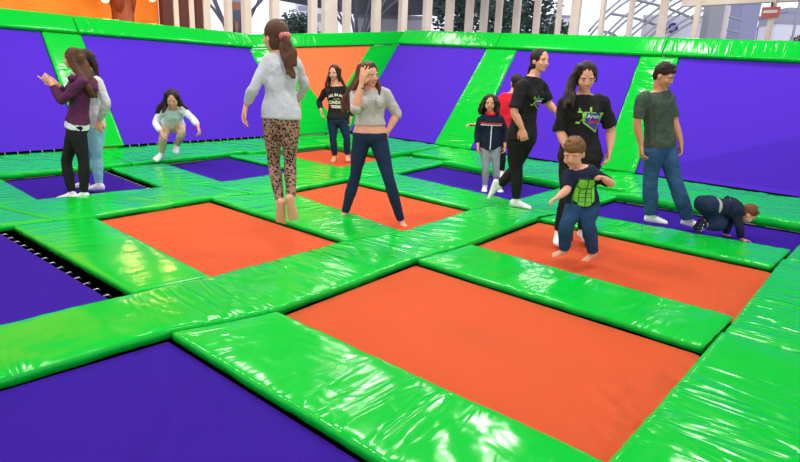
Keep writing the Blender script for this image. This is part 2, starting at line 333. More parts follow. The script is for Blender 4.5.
# arched glass canopy: crossing steel ribs
t = empty('arched_canopy', (26, 12, GR), 'arched steel and glass canopy outside the right windows', 'canopy')
def sp(px, py, d): return EYE+ray(px, py)*(d/ray(px, py).dot(Fh))
def arcrib(a, b, h, r=.07):
    bm = bmesh.new(); P = [a.lerp(b, k/14)+Z*(h*math.sin(math.pi*k/14*.5+.0)*0 + h*4*(k/14)*(1-k/14)) for k in range(15)]
    tube(bm, P, [r]*15); return link('rib', bm, M['post_grey'], t, True)
for i, (a, b, h) in enumerate([((588, 38), (648, -8), .35), ((600, 46), (672, -8), .3), ((616, 50), (700, -8), .3), ((634, 50), (728, -10), .3), ((652, 48), (745, 0), .25)]):
    for off in (0, .28): arcrib(sp(a[0], a[1], 27)+Z*off, sp(b[0], b[1], 29)+Z*off, h, .05)
for (a, b) in [((612, 14), (668, 30)), ((636, 0), (700, 22)), ((600, 32), (618, 38)), ((670, -4), (720, 14))]:
    arcrib(sp(a[0], a[1], 27.5), sp(b[0], b[1], 28), .1, .06)
# outdoor dark roof and steel trees
bm = bmesh.new()
A = sp(284, 6, 30); B_ = sp(505, -4, 42)
box(bm, (24, 26, 6.2), (20, 12, .5), .15); tag(link('outdoor_roof', bm, M['roof_grey']), 'dark grey outdoor roof beyond the left window row', 'roof')
for px, d in ((235, 24), (357, 27)):
    c = sp(px, 45, d); branching('steel_tree_column', V((c.x, c.y, GR)), 3.9, 6.6, .13, 2.6, M['roof_grey'], 'dark steel branching column outside %s' % ('left of the jumping girl' if px == 235 else 'right of the broad cream post'), 9)
def tree(px, py, d, r, h, label):
    c = sp(px, py, d); t = empty('tree', (c.x, c.y, GR), label, 'tree', None)
    bm = bmesh.new(); tube(bm, [V((c.x, c.y, GR)), V((c.x, c.y, c.z))], [.2, .12]); link('trunk', bm, M['frame'], t)
    bm = bmesh.new(); rnd = random.Random(int(px))
    for k in range(1500):
        a = V((rnd.gauss(0, .45), rnd.gauss(0, .45), rnd.gauss(0, .45)))
        if a.length > 1.05: a *= 1.05/a.length*rnd.random()**.3
        p = V((c.x, c.y, c.z))+V((a.x*r, a.y*r, a.z*h)); n = V((rnd.uniform(-1, 1), rnd.uniform(-1, 1), rnd.uniform(-1, 1))); x, y = frame_of(n); s = r*.085
        bm.faces.new([bm.verts.new(p+x*s), bm.verts.new(p+y*s*.6), bm.verts.new(p-x*s), bm.verts.new(p-y*s*.6)])
    link('foliage', bm, M['leaf'], t)
tree(460, 20, 31, 1.5, 2.2, 'dark green tree seen through the posts left of the window corner')
tree(495, 25, 36, 1.7, 2.6, 'dark green tree seen through the window corner')
tree(528, 18, 41, 2.2, 2.9, 'dark green tree just right of the window corner')
tree(556, 38, 46, 1.6, 1.4, 'small bright tree under the banded white building')
tree(298, 30, 45, 1.6, 1.4, 'small tree below the white apartment tower')
tree(798, 46, 30, .55, .55, 'small bush at the far right edge outside')

# ------------------------------------------------------------------ pads
def pad(label, low, up, thick=.05, mk='vinyl', amp=.006, name='safety_pad', res=.03, nrm=None, seed=None, group=None, z=.055, cat='pad'):
    """padded cover between two poly-lines low[] and up[] (same count)"""
    low = [V((*p, z)) if len(p) == 2 else V(p) for p in low]; up = [V((*p, z)) if len(p) == 2 else V(p) for p in up]
    seed = seed if seed is not None else random.random()*100
    def resample(L):
        ls = [0]
        for i in range(1, len(L)): ls.append(ls[-1]+(L[i]-L[i-1]).length)
        return ls
    lu = resample(up); ll = resample(low); length = (lu[-1]+ll[-1])/2
    ns = max(6, int(length/res)); wd = (low[0]-up[0]).length; nt = max(6, int(wd/res))
    fr = [(lu[i]/lu[-1]+ll[i]/ll[-1])/2 for i in range(len(low))]
    def edge(L, s):
        for i in range(1, len(L)):
            if s <= fr[i]+1e-9: return L[i-1].lerp(L[i], (s-fr[i-1])/max(1e-9, fr[i]-fr[i-1]))
        return L[-1]
    N = nrm.normalized() if nrm else Z
    bm = bmesh.new(); uvl = bm.loops.layers.uv.new('UVMap'); uvc = {}
    g = []; ins = .014
    for j in range(ns+1):
        row = []; s = min(max(j/ns, ins/length), 1-ins/length)
        for k in range(nt+1):
            t = min(max(k/nt, ins/wd), 1-ins/wd)
            a, b = edge(low, s), edge(up, s); p = a.lerp(b, t)
            sm, tm = s*length, t*wd
            e = min(s*length, (1-s)*length, tm, wd-tm)
            env = .35+.65*max(0, noise.noise(V((sm*1.1, tm*1.1, seed+5)))+.4)
            wv = noise.noise(V((sm*6.5+tm*2.0+1.6*noise.noise(V((sm*2, tm*3, seed))), tm*1.6, seed)))
            h = amp*env*(abs(wv)*-2+.5) + amp*.9*noise.noise(V((sm*3, tm*3, seed+9))) - .010*math.exp(-e/.025)
            v = bm.verts.new(p+N*h); uvc[v] = (sm+seed, tm); row.append(v)
        g.append(row)
    for j in range(ns):
        for k in range(nt): bm.faces.new((g[j][k], g[j+1][k], g[j+1][k+1], g[j][k+1]))
    loop = [g[j][0] for j in range(ns+1)]+[g[ns][k] for k in range(1, nt+1)]+[g[j][nt] for j in range(ns-1, -1, -1)]+[g[0][k] for k in range(nt-1, 0, -1)]
    cen = sum((v.co for v in loop), V())/len(loop); prev = loop; n = len(loop)
    for (out, dn) in ((.010, .008), (.008, thick*.9), (.001, thick*.9)):
        cur = []
        for i, v in enumerate(loop):
            tg = loop[(i+1) % n].co-loop[i-1].co; o = N.cross(tg).normalized()
            if o.dot(v.co-cen) < 0: o = -o
            wig = .004*noise.noise(V((i*.5, dn*40, seed)))
            q = bm.verts.new(v.co+o*(out+wig)-N*dn); uvc[q] = (uvc[v][0], uvc[v][1]+dn); cur.append(q)
        for i in range(n): bm.faces.new((prev[i], prev[(i+1) % n], cur[(i+1) % n], cur[i]))
        prev = cur
    bm.faces.new(prev)
    for f in bm.faces:
        for l in f.loops: l[uvl].uv = uvc[l.vert]
    bmesh.ops.recalc_face_normals(bm, faces=bm.faces)
    if name is None: return bm
    return tag(link(name, bm, M[mk], None, True), label, cat, group)

# beds: corners (ulo,vlo),(uhi,vlo),(uhi,vhi),(ulo,vhi)
BED = {
 'P1': ((-.5, .45), (1.37, .45), (1.32, 2.80), (-.5, 2.87)), 'O1': ((1.96, .63), (3.32, .64), (3.33, 2.76), (1.92, 2.65)),
 'O3': ((3.96, .63), (5.41, .67), (5.44, 2.84), (4.04, 2.74)), 'P4': ((6.17, .65), (7.22, .65), (7.24, 2.75), (6.03, 2.75)),
 'P2': ((-.5, 3.50), (1.43, 3.47), (1.37, 5.72), (-.5, 5.72)), 'O2': ((1.96, 3.43), (3.28, 3.50), (3.29, 5.76), (2.02, 5.63)),
 'O4': ((3.91, 3.39), (5.24, 3.53), (5.36, 5.76), (4.22, 5.60)), 'P5': ((6.05, 3.50), (7.4, 3.55), (7.7, 5.95), (6.32, 5.72)),
 'P6': ((1.88, 6.68), (3.19, 6.63), (3.28, 8.40), (1.93, 8.28)), 'P3': ((3.93, 6.52), (5.30, 6.70), (5.35, 8.70), (4.07, 8.36)),
 'O5': ((6.05, 6.65), (7.5, 6.9), (7.6, 8.75), (6.2, 8.55))}
BL = {'P1': 'purple trampoline in the front left foreground', 'O1': 'orange trampoline nearest the camera, empty', 'O3': 'orange trampoline under the boy in the green muscle shirt',
      'P4': 'purple trampoline under the man and the crawling child', 'P2': 'purple trampoline at the left edge with a row of hooks showing', 'O2': 'orange trampoline under the girl in leopard leggings',
      'O4': 'orange trampoline under the woman with a hand on her forehead', 'P5': 'purple trampoline under the small curly haired girl', 'P6': 'purple trampoline under the two girls at far left',
      'P3': 'pale lit purple trampoline right of the crouching girl', 'O5': 'orange trampoline at the back under the girl with the lettered shirt'}
for k, C in BED.items():
    C = [V((*c, 0)) for c in C]; ce = sum(C, V())/4
    t = empty('trampoline', (ce.x, ce.y, FLOOR), BL[k], 'trampoline', 'floor trampolines')
    gap = k in ('P2', 'P6')
    q = [c.copy() for c in C]
    q[0] += V((-.03, -.03, 0)); q[1] += V((-.10 if gap else -.012, -.03, 0)); q[2] += V((-.10 if gap else -.012, -.012, 0)); q[3] += V((-.03, -.012, 0))
    bm = bmesh.new(); n = 28; G = [[None]*(n+1) for _ in range(n+1)]
    for i in range(n+1):
        for j in range(n+1):
            p = q[0].lerp(q[1], i/n).lerp(q[3].lerp(q[2], i/n), j/n)
            e = 16*(i/n)*(1-i/n)*(j/n)*(1-j/n); p.z -= .006*e; G[i][j] = bm.verts.new(p)
    for i in range(n):
        for j in range(n): bm.faces.new((G[i][j], G[i+1][j], G[i+1][j+1], G[i][j+1]))
    bmesh.ops.solidify(bm, geom=bm.faces[:], thickness=.004)
    link('bed', bm, M['purple' if k[0] == 'P' else 'orange'], t, True)
    o = [ce+(c-ce)*1.0+V((sx*.16, sy*.16, -.018)) for c, (sx, sy) in zip(C, ((-1, -1), (1, -1), (1, 1), (-1, 1)))]
    bm = bmesh.new(); vs = [bm.verts.new(p) for p in o]; f = bm.faces.new(vs); bmesh.ops.solidify(bm, geom=[f], thickness=.004); link('dark_gap_webbing', bm, M['web'], t)  # black sheet carried on under the pads so the edge gap stays dark
    bm = bmesh.new()
    for i in range(4): tube(bm, [o[i]-Z*.045, o[(i+1) % 4]-Z*.045], [.022, .022], False, False)
    link('frame', bm, M['frame'], t, True)
    for i in range(4):
        bm = bmesh.new(); tube(bm, [o[i]-Z*.03, V((o[i].x, o[i].y, FLOOR))], [.025, .025]); link('leg', bm, M['frame'], t)
    if gap:
        for i in range(15):
            a = q[1].lerp(q[2], (i+.5)/15); b_ = a+V((.10, 0, .0)); bm = bmesh.new(); pts = [a+V((.0, 0, .002)), a+V((.028, 0, .003)), a+V((.042, 0, -.012))]
            tube(bm, pts, [.0045, .005, .003], False, False); link('hook', bm, M['steel'], t, True)
def B(k, i): return BED[k][i]
PG = 'green safety pads around the floor trampolines'
# cross pads between neighbours of one row
CR = [('P1', 'O1', 'vinyl', 'green pad between the front purple and nearest orange trampolines'), ('O1', 'O3', 'vinyl', 'green pad between the nearest orange trampoline and the boy'), ('O3', 'P4', 'vinyl', 'green pad between the boy and the crawling child'),
      ('P2', 'O2', 'vinyl_flat', 'smooth green pad left of the orange trampoline under the leopard leggings'), ('O2', 'O4', 'vinyl', 'green pad behind the bare feet of the jumping girl'), ('O4', 'P5', 'vinyl', 'green pad right behind the woman touching her forehead'),
      ('P6', 'P3', 'vinyl', 'green pad right of the two girls at far left'), ('P3', 'O5', 'vinyl', 'green pad behind the leopard leggings beside the pale purple trampoline')]
e = .012
for a, b_, mk, lab in CR:
    a0, a1, b0, b1 = B(a, 1), B(a, 2), B(b_, 0), B(b_, 3)
    pad(lab, [(a0[0], a0[1]+e), (a1[0], a1[1]-e)], [(b0[0], b0[1]+e), (b1[0], b1[1]-e)], mk=mk, amp=.004 if mk == 'vinyl_flat' else .007)
# left-most pad of row three, beside P6
pad('green pad at the left edge beside the two girls', [(1.0, 6.70), (1.05, 8.3)], [(B('P6', 0)[0], 6.68), (B('P6', 3)[0], 8.28)], mk='vinyl_flat', amp=.003)
def band(r1, r2, end1, end2, labs, amp=.007, mks=None, zz=.062, seams=(0, 1, 2)):
    lo = []; up = []
    for k in r1: lo += [B(k, 3), B(k, 2)]
    for k in r2: up += [B(k, 0), B(k, 1)]
    lo.append(end1); up.append(end2)
    lo = [V((*p, 0)) for p in lo]; up = [V((*p, 0)) for p in up]
    cl, cu = [lo[0]], [up[0]]; i = 1; out = []; nseam = -1
    while i < len(lo):
        if i % 2 == 1 and i+1 < len(lo)-1:   # end of a bed: seam halfway across the cross pad
            nseam += 1
            if nseam not in seams: cl.append(lo[i]); cu.append(up[i]); i += 1; continue
            m1 = lo[i].lerp(lo[i+1], .5); m2 = up[i].lerp(up[i+1], .5); dl = (lo[i+1]-lo[i]).normalized()*.004
            out.append((cl+[lo[i], m1-dl], cu+[up[i], m2-dl])); cl, cu = [m1+dl], [m2+dl]
        else: cl.append(lo[i]); cu.append(up[i])
        i += 1
    out.append((cl, cu))
    for n_, ((a, b_), lab) in enumerate(zip(out, labs)):
        pad(lab, [(p.x, p.y, zz) for p in a], [(p.x, p.y, zz) for p in b_], thick=.058, amp=amp, mk=(mks[n_] if mks else 'vinyl'))
band(['P1', 'O1', 'O3', 'P4'], ['P2', 'O2', 'O4', 'P5'], (7.75, 2.75), (7.75, 3.55),
     ['long green pad running from the left edge past the front purple and nearest orange trampolines', 'green pad under the stepping staff woman'], seams=(2,))
# band between row two and row three: starts left of the frame
BED['P7'] = ((-.5, 6.68), (1.0, 6.68), (1.0, 8.3), (-.5, 8.3))
band(['P2', 'O2', 'O4', 'P5'], ['P7', 'P6', 'P3', 'O5'], (8.1, 5.98), (7.9, 6.95),
     ['smooth green pad at the left edge behind the hooks', 'green pad in front of the two girls at far left', 'green pad in front of the pale purple trampoline', 'green pad in front of the girl with the lettered shirt'], mks=['vinyl_flat', 'vinyl_flat', 'vinyl', 'vinyl'])
# walkway pads towards the camera
S_ = [(1.45, 3.62), (3.63, 5.74), (5.75, 7.195)]
WL = ['wide green walkway pad in the right foreground beside the empty orange trampoline', 'wide green walkway pad right of the boy trampoline', 'wide green walkway pad at the right edge below the wall']
for (a, b_), lab in zip(S_, WL):
    kk = {1.45: 'O1', 3.63: 'O3', 5.75: 'P4'}[a]
    lo = [(a, -.95), (b_, -.95)]; y0 = B(kk, 0)[1]; pad(lab, lo, [(a, y0 if a > 2 else .63), (b_, B(kk, 1)[1])], thick=.06, amp=.006, z=.062)
# raised sloping pads at the foot of the walls
WB = lambda v: 8.70+(v-.97)*(9.2-8.71)/(7.3-.97)       # foot of the right wall, u as function of v
for (v0, v1, k, lab) in ((-.95, .66, 'P4', 'raised green pad at the foot of the right wall, at the right edge'), (.67, 2.74, 'P4', 'raised green pad behind the crawling child at the foot of the right wall'), (3.56, 5.90, 'P5', 'raised green pad at the foot of the wall behind the curly haired girl'), (6.98, 8.74, 'O5', 'raised green pad at the foot of the wall right of the lettered shirt girl')):
    u0 = B(k, 1)[0]; u1 = B(k, 2)[0] if v0 > 0 else u0
    if v0 < 0: lo = [(u0, v0, .07), (u0, v1, .10)]
    else: lo = [(u0, v0, .12), (u1, v1, .12)]
    pad(lab, lo, [(WB(v0), v0, .17), (WB(v1), v1, .17)], thick=.11, amp=.012)
for (v0, v1, u0, lab) in ((2.755, 3.55, 7.77, 'green pad below the slanted strip right of the smiling staff woman'), (5.92, 6.96, 8.13, 'green pad below the slanted strip left of the curly haired girl')):
    pad(lab, [(u0, v0, .10), (u0, v1, .10)], [(WB(v0), v0, .17), (WB(v1), v1, .17)], thick=.09, amp=.012)
LB = lambda u: 9.66+(u-2.3)*(9.95-9.66)/(7-2.3)         # foot of the left wall, v as function of u
for (u0, u1, v0, v1, lab) in ((.2, 1.9, 8.34, 8.32, 'raised green pad at the left edge below the wall'), (1.91, 3.60, 8.31, 8.43, 'raised green pad behind the two girls at far left'), (3.61, 5.70, 8.40, 8.74, 'raised green pad under the crouching girl'), (5.71, 7.75, 8.60, 8.78, 'raised green pad at the foot of the corner')):
    pad(lab, [(u0, v0, .09), (u1, v1, .09)], [(u0, LB(u0), .15), (u1, LB(u1), .15)], thick=.08, amp=.010)
pad('green corner pad where the two walls meet', [(7.77, 8.80, .10), (9.30, 8.80, .16)], [(7.77, 9.98, .15), (9.35, 9.98, .15)], thick=.08, amp=.012)

# ------------------------------------------------------------------ inclined walls
def wl(u, s, lift=0):      # left wall: u along, s = 0 foot .. 1 upper edge of the bed
    a = V((u, LB(u), .16)); b = V((u, 11.05+(u-3.7)*.06, 1.93)); d = b-a; n = V((0, -d.z, d.y)).normalized()
    return a+d*s+n*lift
def wr(v, s, lift=0):
    a = V((WB(v), v, .16)); b = V((10.0+(v-3.3)*.197, v, 1.92+(v-3.3)*.048)); d = b-a; n = V((-d.z, 0, d.x)).normalized()
    return a+d*s+n*lift
def slab(name, P, N, th, m, parent):
    bm = bmesh.new(); a = [bm.verts.new(p) for p in P]; b_ = [bm.verts.new(p-N*th) for p in P]; n = len(P)
    bm.faces.new(a); bm.faces.new(b_[::-1])
    for i in range(n): bm.faces.new((a[i], b_[i], b_[(i+1) % n], a[(i+1) % n]))
    return link(name, bm, m, parent)
def nrm3(a, b, c):
    n = (b-a).cross(c-a).normalized(); return n if n.dot(EYE-a) > 0 else -n
def wall_tramp(fn, b0, b1, t0, t1, label, m='purple'):
    P = [fn(b0, .012), fn(b1, .012), fn(t1, 1), fn(t0, 1)]; N = nrm3(P[0], P[1], P[2])
    f0 = (P[0]+P[1])/2; t = empty('wall_trampoline', (f0.x, f0.y, FLOOR), label, 'trampoline', 'slanted wall trampolines')
    slab('bed', P, N, .012, M[m], t)
    sg = 1 if b1 > b0 else -1
    bk = [fn(b0-.05*sg, -.01, -.05), fn(b1+.05*sg, -.01, -.05), fn(t1+.05*sg, 1.02, -.05), fn(t0-.05*sg, 1.02, -.05)]
    slab('dark_gap_webbing', bk, N, .01, M['web'], t)  # black backing added so the rim of the wall bed reads dark
    bm = bmesh.new()
    for i in range(4): tube(bm, [bk[i]-N*.045, bk[(i+1) % 4]-N*.045], [.025]*2, False, False)
    link('frame', bm, M['frame'], t)
    for k in (2, 3):
        bm = bmesh.new(); p = bk[k]-N*.07; tube(bm, [p, V((p.x, p.y, FLOOR))], [.03]*2); link('leg', bm, M['frame'], t)
    n = int(abs(b1-b0)/.16) if fn is wl else 0
    for k in range(n):
        a = b0+(b1-b0)*(k+.5)/n; bm = bmesh.new(); tube(bm, [fn(a, .010, .002), fn(a, -.006, .0)], [.006, .005], False, False); link('hook', bm, M['steel'], t, True)
HT = 1.165
wall_tramp(wl, 1.3, 3.41, 1.3, 3.41, 'purple slanted wall trampoline at the left edge')
wall_tramp(wl, 4.09, 7.93, 4.05, 7.60, 'purple slanted wall trampoline behind the crouching girl')
wall_tramp(wr, 7.28, 10.02, 7.24, 10.38, 'purple slanted wall trampoline right of the woman touching her forehead')
wall_tramp(wr, 3.67, 6.32, 3.73, 6.40, 'purple slanted wall trampoline behind the two staff women')
wall_tramp(wr, -1.0, 3.10, -1.0, 3.05, 'purple slanted wall trampoline right of the man')
def wtop(fn, a0, a1, label, amp=.007, mk='vinyl'):
    P = [fn(a0, 1.004, .07), fn(a1, 1.004, .07), fn(a1, HT, .07), fn(a0, HT, .07)]
    return pad(label, P[:2], [P[3], P[2]], thick=.12, amp=amp, nrm=nrm3(*P[:3]), mk=mk, name='wall_pad')
def wstrip(fn, b0, b1, t0, t1, label, amp=.007, mk='vinyl'):
    P = [fn(b0, 0, .03), fn(t0, .998, .03), fn(t1, .998, .03), fn(b1, 0, .03)]
    return pad(label, P[:2], [P[3], P[2]], thick=.06, amp=amp, nrm=nrm3(*P[:3]), mk=mk, name='wall_pad')
wtop(wl, 1.3, 3.99, 'plain green top pad at the upper left edge', .002, 'vinyl_flat')
wtop(wl, 4.0, 7.66, 'wrinkled green top pad above the crouching girl', .012)
wstrip(wl, 3.42, 4.08, 3.42, 4.04, 'smooth green slanted strip behind the two girls at far left', .002, 'vinyl_flat')
wtop(wr, 7.0, 10.40, 'green top pad above the purple wall right of the corner', .008)
wtop(wr, 3.35, 6.99, 'green top pad above the two staff women', .003, 'vinyl_flat')
wtop(wr, -1.1, 3.34, 'wrinkled green top pad right of the man', .010)
wstrip(wr, 6.33, 7.27, 6.41, 7.23, 'green slanted strip above the curly haired girl')
wstrip(wr, 3.11, 3.66, 3.06, 3.72, 'green slanted strip between the smiling staff woman and the man', .012)
# corner face: orange triangle between two green strips
Q0, Q1, T0, T1 = wl(7.97, .0), wr(10.05, .0), wl(7.64, 1), wr(10.42, 1)
def cf(s, t, lift=0):
    n = nrm3(Q0, Q1, T1); return Q0.lerp(Q1, s).lerp(T0.lerp(T1, s), t)+n*lift
Nc = nrm3(Q0, Q1, T1)
t = empty('corner_panel', (cf(.5, 0).x, cf(.5, 0).y, FLOOR), 'orange triangular wall panel in the corner behind the lettered shirt girl', 'panel')
slab('panel', [cf(.165, 1), cf(.80, 1), cf(.52, .22)], Nc, .03, M['orange'], t)
slab('dark_gap_webbing', [cf(.13, 1.01, -.04), cf(.83, 1.01, -.04), cf(.52, .19, -.04)], Nc, .01, M['web'], t)
bm = bmesh.new(); p = cf(.5, .7, -.08); tube(bm, [p, V((p.x, p.y, FLOOR))], [.03]*2); link('leg', bm, M['frame'], t)
pad('green slanted strip left of the orange corner triangle', [cf(-.035, 0, .03), cf(-.035, .27, .03), cf(-.035, .998, .03)], [cf(.51, 0, .03), cf(.515, .235, .03), cf(.172, .998, .03)], thick=.06, amp=.010, nrm=Nc, name='wall_pad')
pad('wrinkled green slanted strip right of the orange corner triangle', [cf(1.035, 0, .03), cf(1.035, .27, .03), cf(1.035, .998, .03)], [cf(.52, 0, .03), cf(.525, .235, .03), cf(.793, .998, .03)], thick=.06, amp=.014, nrm=Nc, name='wall_pad')
pad('green top pad above the orange corner triangle', [cf(-.01, 1.005, .07), cf(1.01, 1.005, .07)], [cf(-.01, HT, .07), cf(1.01, HT, .07)], thick=.12, amp=.004, nrm=Nc, name='wall_pad', mk='vinyl_flat')

# ------------------------------------------------------------------ people
def ell_ring(c, a, b, ra, rb): return (c, a, b, ra, rb)
class Person:
    def __init__(s, root, gz, k, J, face, pitch=0.0, tilt=0.0, hs=1.0, fem=False, skin='skin', wide=1.0, px=True):
        """root: ground point; J: joints as (pixel x, pixel y, metres towards the camera from root)"""
        s.root = V((root.x, root.y, gz)); s.k = k; s.skin = skin; s.fem = fem; s.wide = wide
        s.J = {n: atdepth(a, b, s.root, d) for n, (a, b, d) in J.items()}
        s.hs = hs*k
        # head axes: face = (right, towards camera) horizontal direction
        f = (Rt*face[0]+Dc*face[1]).normalized(); r = Z.cross(f); r.normalize()
        m = Matrix.Rotation(-pitch, 3, -r); f = (m @ f).normalized() if pitch else f
        u = f.cross(-r).normalized()
        if u.z < 0: u = -u
        if tilt: mt = Matrix.Rotation(tilt, 3, f); u = mt @ u; r = mt @ r
        s.hf, s.hu, s.hr = f, u, r       # r = the person's left
        j = s.J
        sh = (j['shL']-j['shR']).normalized(); sp_ = (j['neck']-j['pel']).normalized()
        s.hipax = None
        s.shax = sh; s.spine = sp_
    def setup(s, hipax=None):
        j = s.J; k = s.k
        j['neck'] = j['neck'].lerp(j['head'], .10); s.child = k < .9
        ha = (Rt*hipax[0]+Dc*hipax[1]).normalized() if hipax else (s.shax-s.spine*s.shax.dot(s.spine)).normalized()
        s.hipax = ha
        hw = (.085 if s.fem else .082)*k*s.wide
        if 'hipL' not in j: j['hipL'] = j['pel']+ha*hw-s.spine*.04*k
        if 'hipR' not in j: j['hipR'] = j['pel']-ha*hw-s.spine*.04*k
        # torso bone lengths in the right proportion
        return s
    def torso(s, bm, t0, t1, infl=0.0, flare=0.0, n=14, neckhole=False):
        j = s.J; k = s.k*s.wide; a0 = s.hipax; a1 = s.shax; pel, neck = j['pel'], j['neck']; sp_ = s.spine
        if s.fem: prof = [(-.14, .11, .085), (-.04, .165, .112), (.08, .17, .112), (.22, .148, .098), (.42, .122, .084), (.60, .138, .098), (.74, .150, .108), (.86, .145, .084), (.94, .128, .070), (1.0, .066, .056)]
        else: prof = [(-.14, .11, .09), (-.04, .155, .11), (.08, .158, .112), (.22, .150, .106), (.42, .146, .102), (.60, .160, .110), (.74, .175, .118), (.86, .170, .094), (.94, .148, .080), (1.0, .075, .060)]
        def at(t):
            for i in range(1, len(prof)):
                if t <= prof[i][0] or i == len(prof)-1:
                    u = (t-prof[i-1][0])/(prof[i][0]-prof[i-1][0]); u = max(0, min(1, u))
                    return prof[i-1][1]*(1-u)+prof[i][1]*u, prof[i-1][2]*(1-u)+prof[i][2]*u
        rings = []
        for i in range(n+1):
            t = t0+(t1-t0)*i/n; w_, d_ = at(t); q = max(0, min(1, t)); ax = a0.lerp(a1, q); ax = (ax-sp_*ax.dot(sp_)).normalized(); fw = ax.cross(sp_)
            fl = flare*max(0, 1-i/n*2.5)
            c = pel.lerp(neck, t) + fw*(-.012*k*math.sin(q*3.1))
            rings.append((c, ax, fw, w_*k+infl+fl, d_*k+infl+fl))
        loft(bm, rings)
        if s.fem and t1 > .8 and getattr(s, 'adult', True):
            ax = a1; fw = ax.cross(sp_)
            if t0 < .7:
                for sg in (-1, 1): ball(bm, pel.lerp(neck, .70)+ax*sg*.066*k+fw*.064*k, .050*k+infl*.8)
    def limb(s, bm, pts, rad, prof=None, t0=0, t1=1, infl=0.0, flare=0.0, cap0=True, cap1=True):
        """tapered limb along pts with radii; sample between arclength fractions t0..t1"""
        P = [V(p) for p in pts]; ls = [0]
        for i in range(1, len(P)): ls.append(ls[-1]+(P[i]-P[i-1]).length)
        T = ls[-1]; N = 22; out = []; rr = []
        for q in range(N+1):
            t = (t0+(t1-t0)*q/N)*T
            for i in range(1, len(P)):
                if t <= ls[i]+1e-9 or i == len(P)-1:
                    u = (t-ls[i-1])/max(1e-9, ls[i]-ls[i-1]); p = P[i-1].lerp(P[i], u); f = (i-1+u)/(len(P)-1); break
            x = f*(len(rad)-1); i = min(int(x), len(rad)-2); r = rad[i]*(1-(x-i))+rad[i+1]*(x-i)
            out.append(p); rr.append(r*s.k*s.wide+infl+flare*max(0, q/N-.4))
        # soften the bend
        sm = [out[0]]+[(out[i-1]+out[i]*2+out[i+1])/4 for i in range(1, N)]+[out[N]]
        tube(bm, sm, rr, not cap0, not cap1)
    ARM = [.050, .046, .040, .038, .040, .034, .024]; LEG = [.086, .076, .060, .050, .054, .044, .033]
    def arm(s, bm, sd, t0=0, t1=1, **kw): j = s.J; s.limb(bm, [j['sh'+sd], j['el'+sd], j['wr'+sd]], s.ARM, t0=t0, t1=t1, **kw)
    def leg(s, bm, sd, t0=0, t1=1, **kw): j = s.J; s.limb(bm, [j['hip'+sd], j['kn'+sd], j['an'+sd]], s.LEG, t0=t0, t1=t1, **kw)
    def hand(s, bm, sd, d, palm, curl=.35, spread=.12, k=None, curls=None):
        """d: direction of the fingers, palm: way the palm faces (both as right, towards camera, up)"""
        k = (k or 1)*s.k; w_ = s.J['wr'+sd]; d = (Rt*d[0]+Dc*d[1]+Z*d[2]).normalized(); n = (Rt*palm[0]+Dc*palm[1]+Z*palm[2]); n = (n-d*n.dot(d)).normalized()
        th = d.cross(n) if sd == 'L' else n.cross(d)       # side of the thumb
        rings = []
        for (t, a, b) in ((-.01, .024, .020), (.015, .027, .018), (.045, .037, .0165), (.078, .041, .0150), (.092, .038, .012)): rings.append((w_+d*t*k, th, n, a*k, b*k))
        loft(bm, rings)
        for i, (off, L) in enumerate(((.030, .070), (.010, .079), (-.010, .073), (-.029, .058))):
            cu = curls[i] if curls else curl
            p = w_+d*.078*k+th*off*k; dd = (d+th*(off*spread*30)).normalized(); pts = [p, p+dd*.014*k]; a = 0
            q = pts[-1]
            for m_, fr in ((1, .42), (1.15, .32), (.8, .26)):
                a += cu*m_; v = dd*math.cos(a)+n*math.sin(a); q = q+v*L*fr*k; pts.append(q)
            tube(bm, pts, [x*k for x in (.0095, .0095, .0088, .0080, .0068)], False, False)
        p = w_+d*.022*k+th*.024*k+n*.006*k; v1 = (d*.75+th*.62+n*.25).normalized(); v2 = (d*.93+th*.25+n*.3).normalized()
        tube(bm, [p, p+v1*.038*k, p+v1*.038*k+v2*.028*k, p+v1*.038*k+v2*.05*k], [x*k for x in (.015, .0125, .0105, .008)], False, False)
    def footaxes(s, sd, td):
        d = (Rt*td[0]+Dc*td[1]+Z*td[2]).normalized(); sh = (s.J['kn'+sd]-s.J['an'+sd]).normalized()
        u = (sh-d*sh.dot(d)); u = u.normalized() if u.length > .2 else (Z-d*d.z).normalized()
        return d, u, d.cross(u)
    def foot(s, bm, sd, td, infl=0.0, bare=False):
        d, u, x = s.footaxes(sd, td); a = s.J['an'+sd]; k = s.k
        prof = [(-.058, .020, .020, -.040), (-.045, .030, .034, -.036), (-.015, .034, .045, -.028), (.02, .034, .042, -.032), (.06, .038, .032, -.042), (.105, .044, .023, -.052), (.140, .043, .017, -.058), (.165 if not bare else .152, .034, .012, -.063)]
        loft(bm, [(a+d*t*k+u*h*k, x, u, w_*k+infl, hh*k+infl) for (t, w_, hh, h) in prof])
        ball(bm, a+u*0, .036*k+infl)
        sg = 1 if sd == 'R' else -1
        if bare:
            for i in range(5): ball(bm, a+d*(.163-.010*i)*k-u*.062*k+x*(sg*(-.030+.0155*i))*k*-1*(-1), (.013-.0012*i)*k)
    def head(s, bm):
        c, f, u, r = s.J['head'], s.hf, s.hu, s.hr; k = s.hs; A = (r, f, u)
        ball(bm, c+u*.028*k-f*.010*k, (.074*k, .092*k, .088*k), A, 24)
        ball(bm, c-u*.022*k+f*.022*k, (.063*k, .066*k, .078*k), A, 24)
        ball(bm, c-u*.070*k+f*.040*k, (.040*k, .038*k, .034*k), A)     # jaw
        ball(bm, c-u*.088*k+f*.060*k, (.020*k, .018*k, .016*k), A)     # chin
        for sg in (-1, 1):
            ball(bm, c+r*sg*.072*k-f*.008*k-u*.012*k, (.010*k, .020*k, .030*k), A)
            ball(bm, c+r*sg*.040*k+f*.058*k-u*.028*k, (.020*k, .020*k, .018*k), A)
            ball(bm, c+r*sg*.032*k+f*.074*k+u*.020*k, (.024*k, .012*k, .008*k), A)
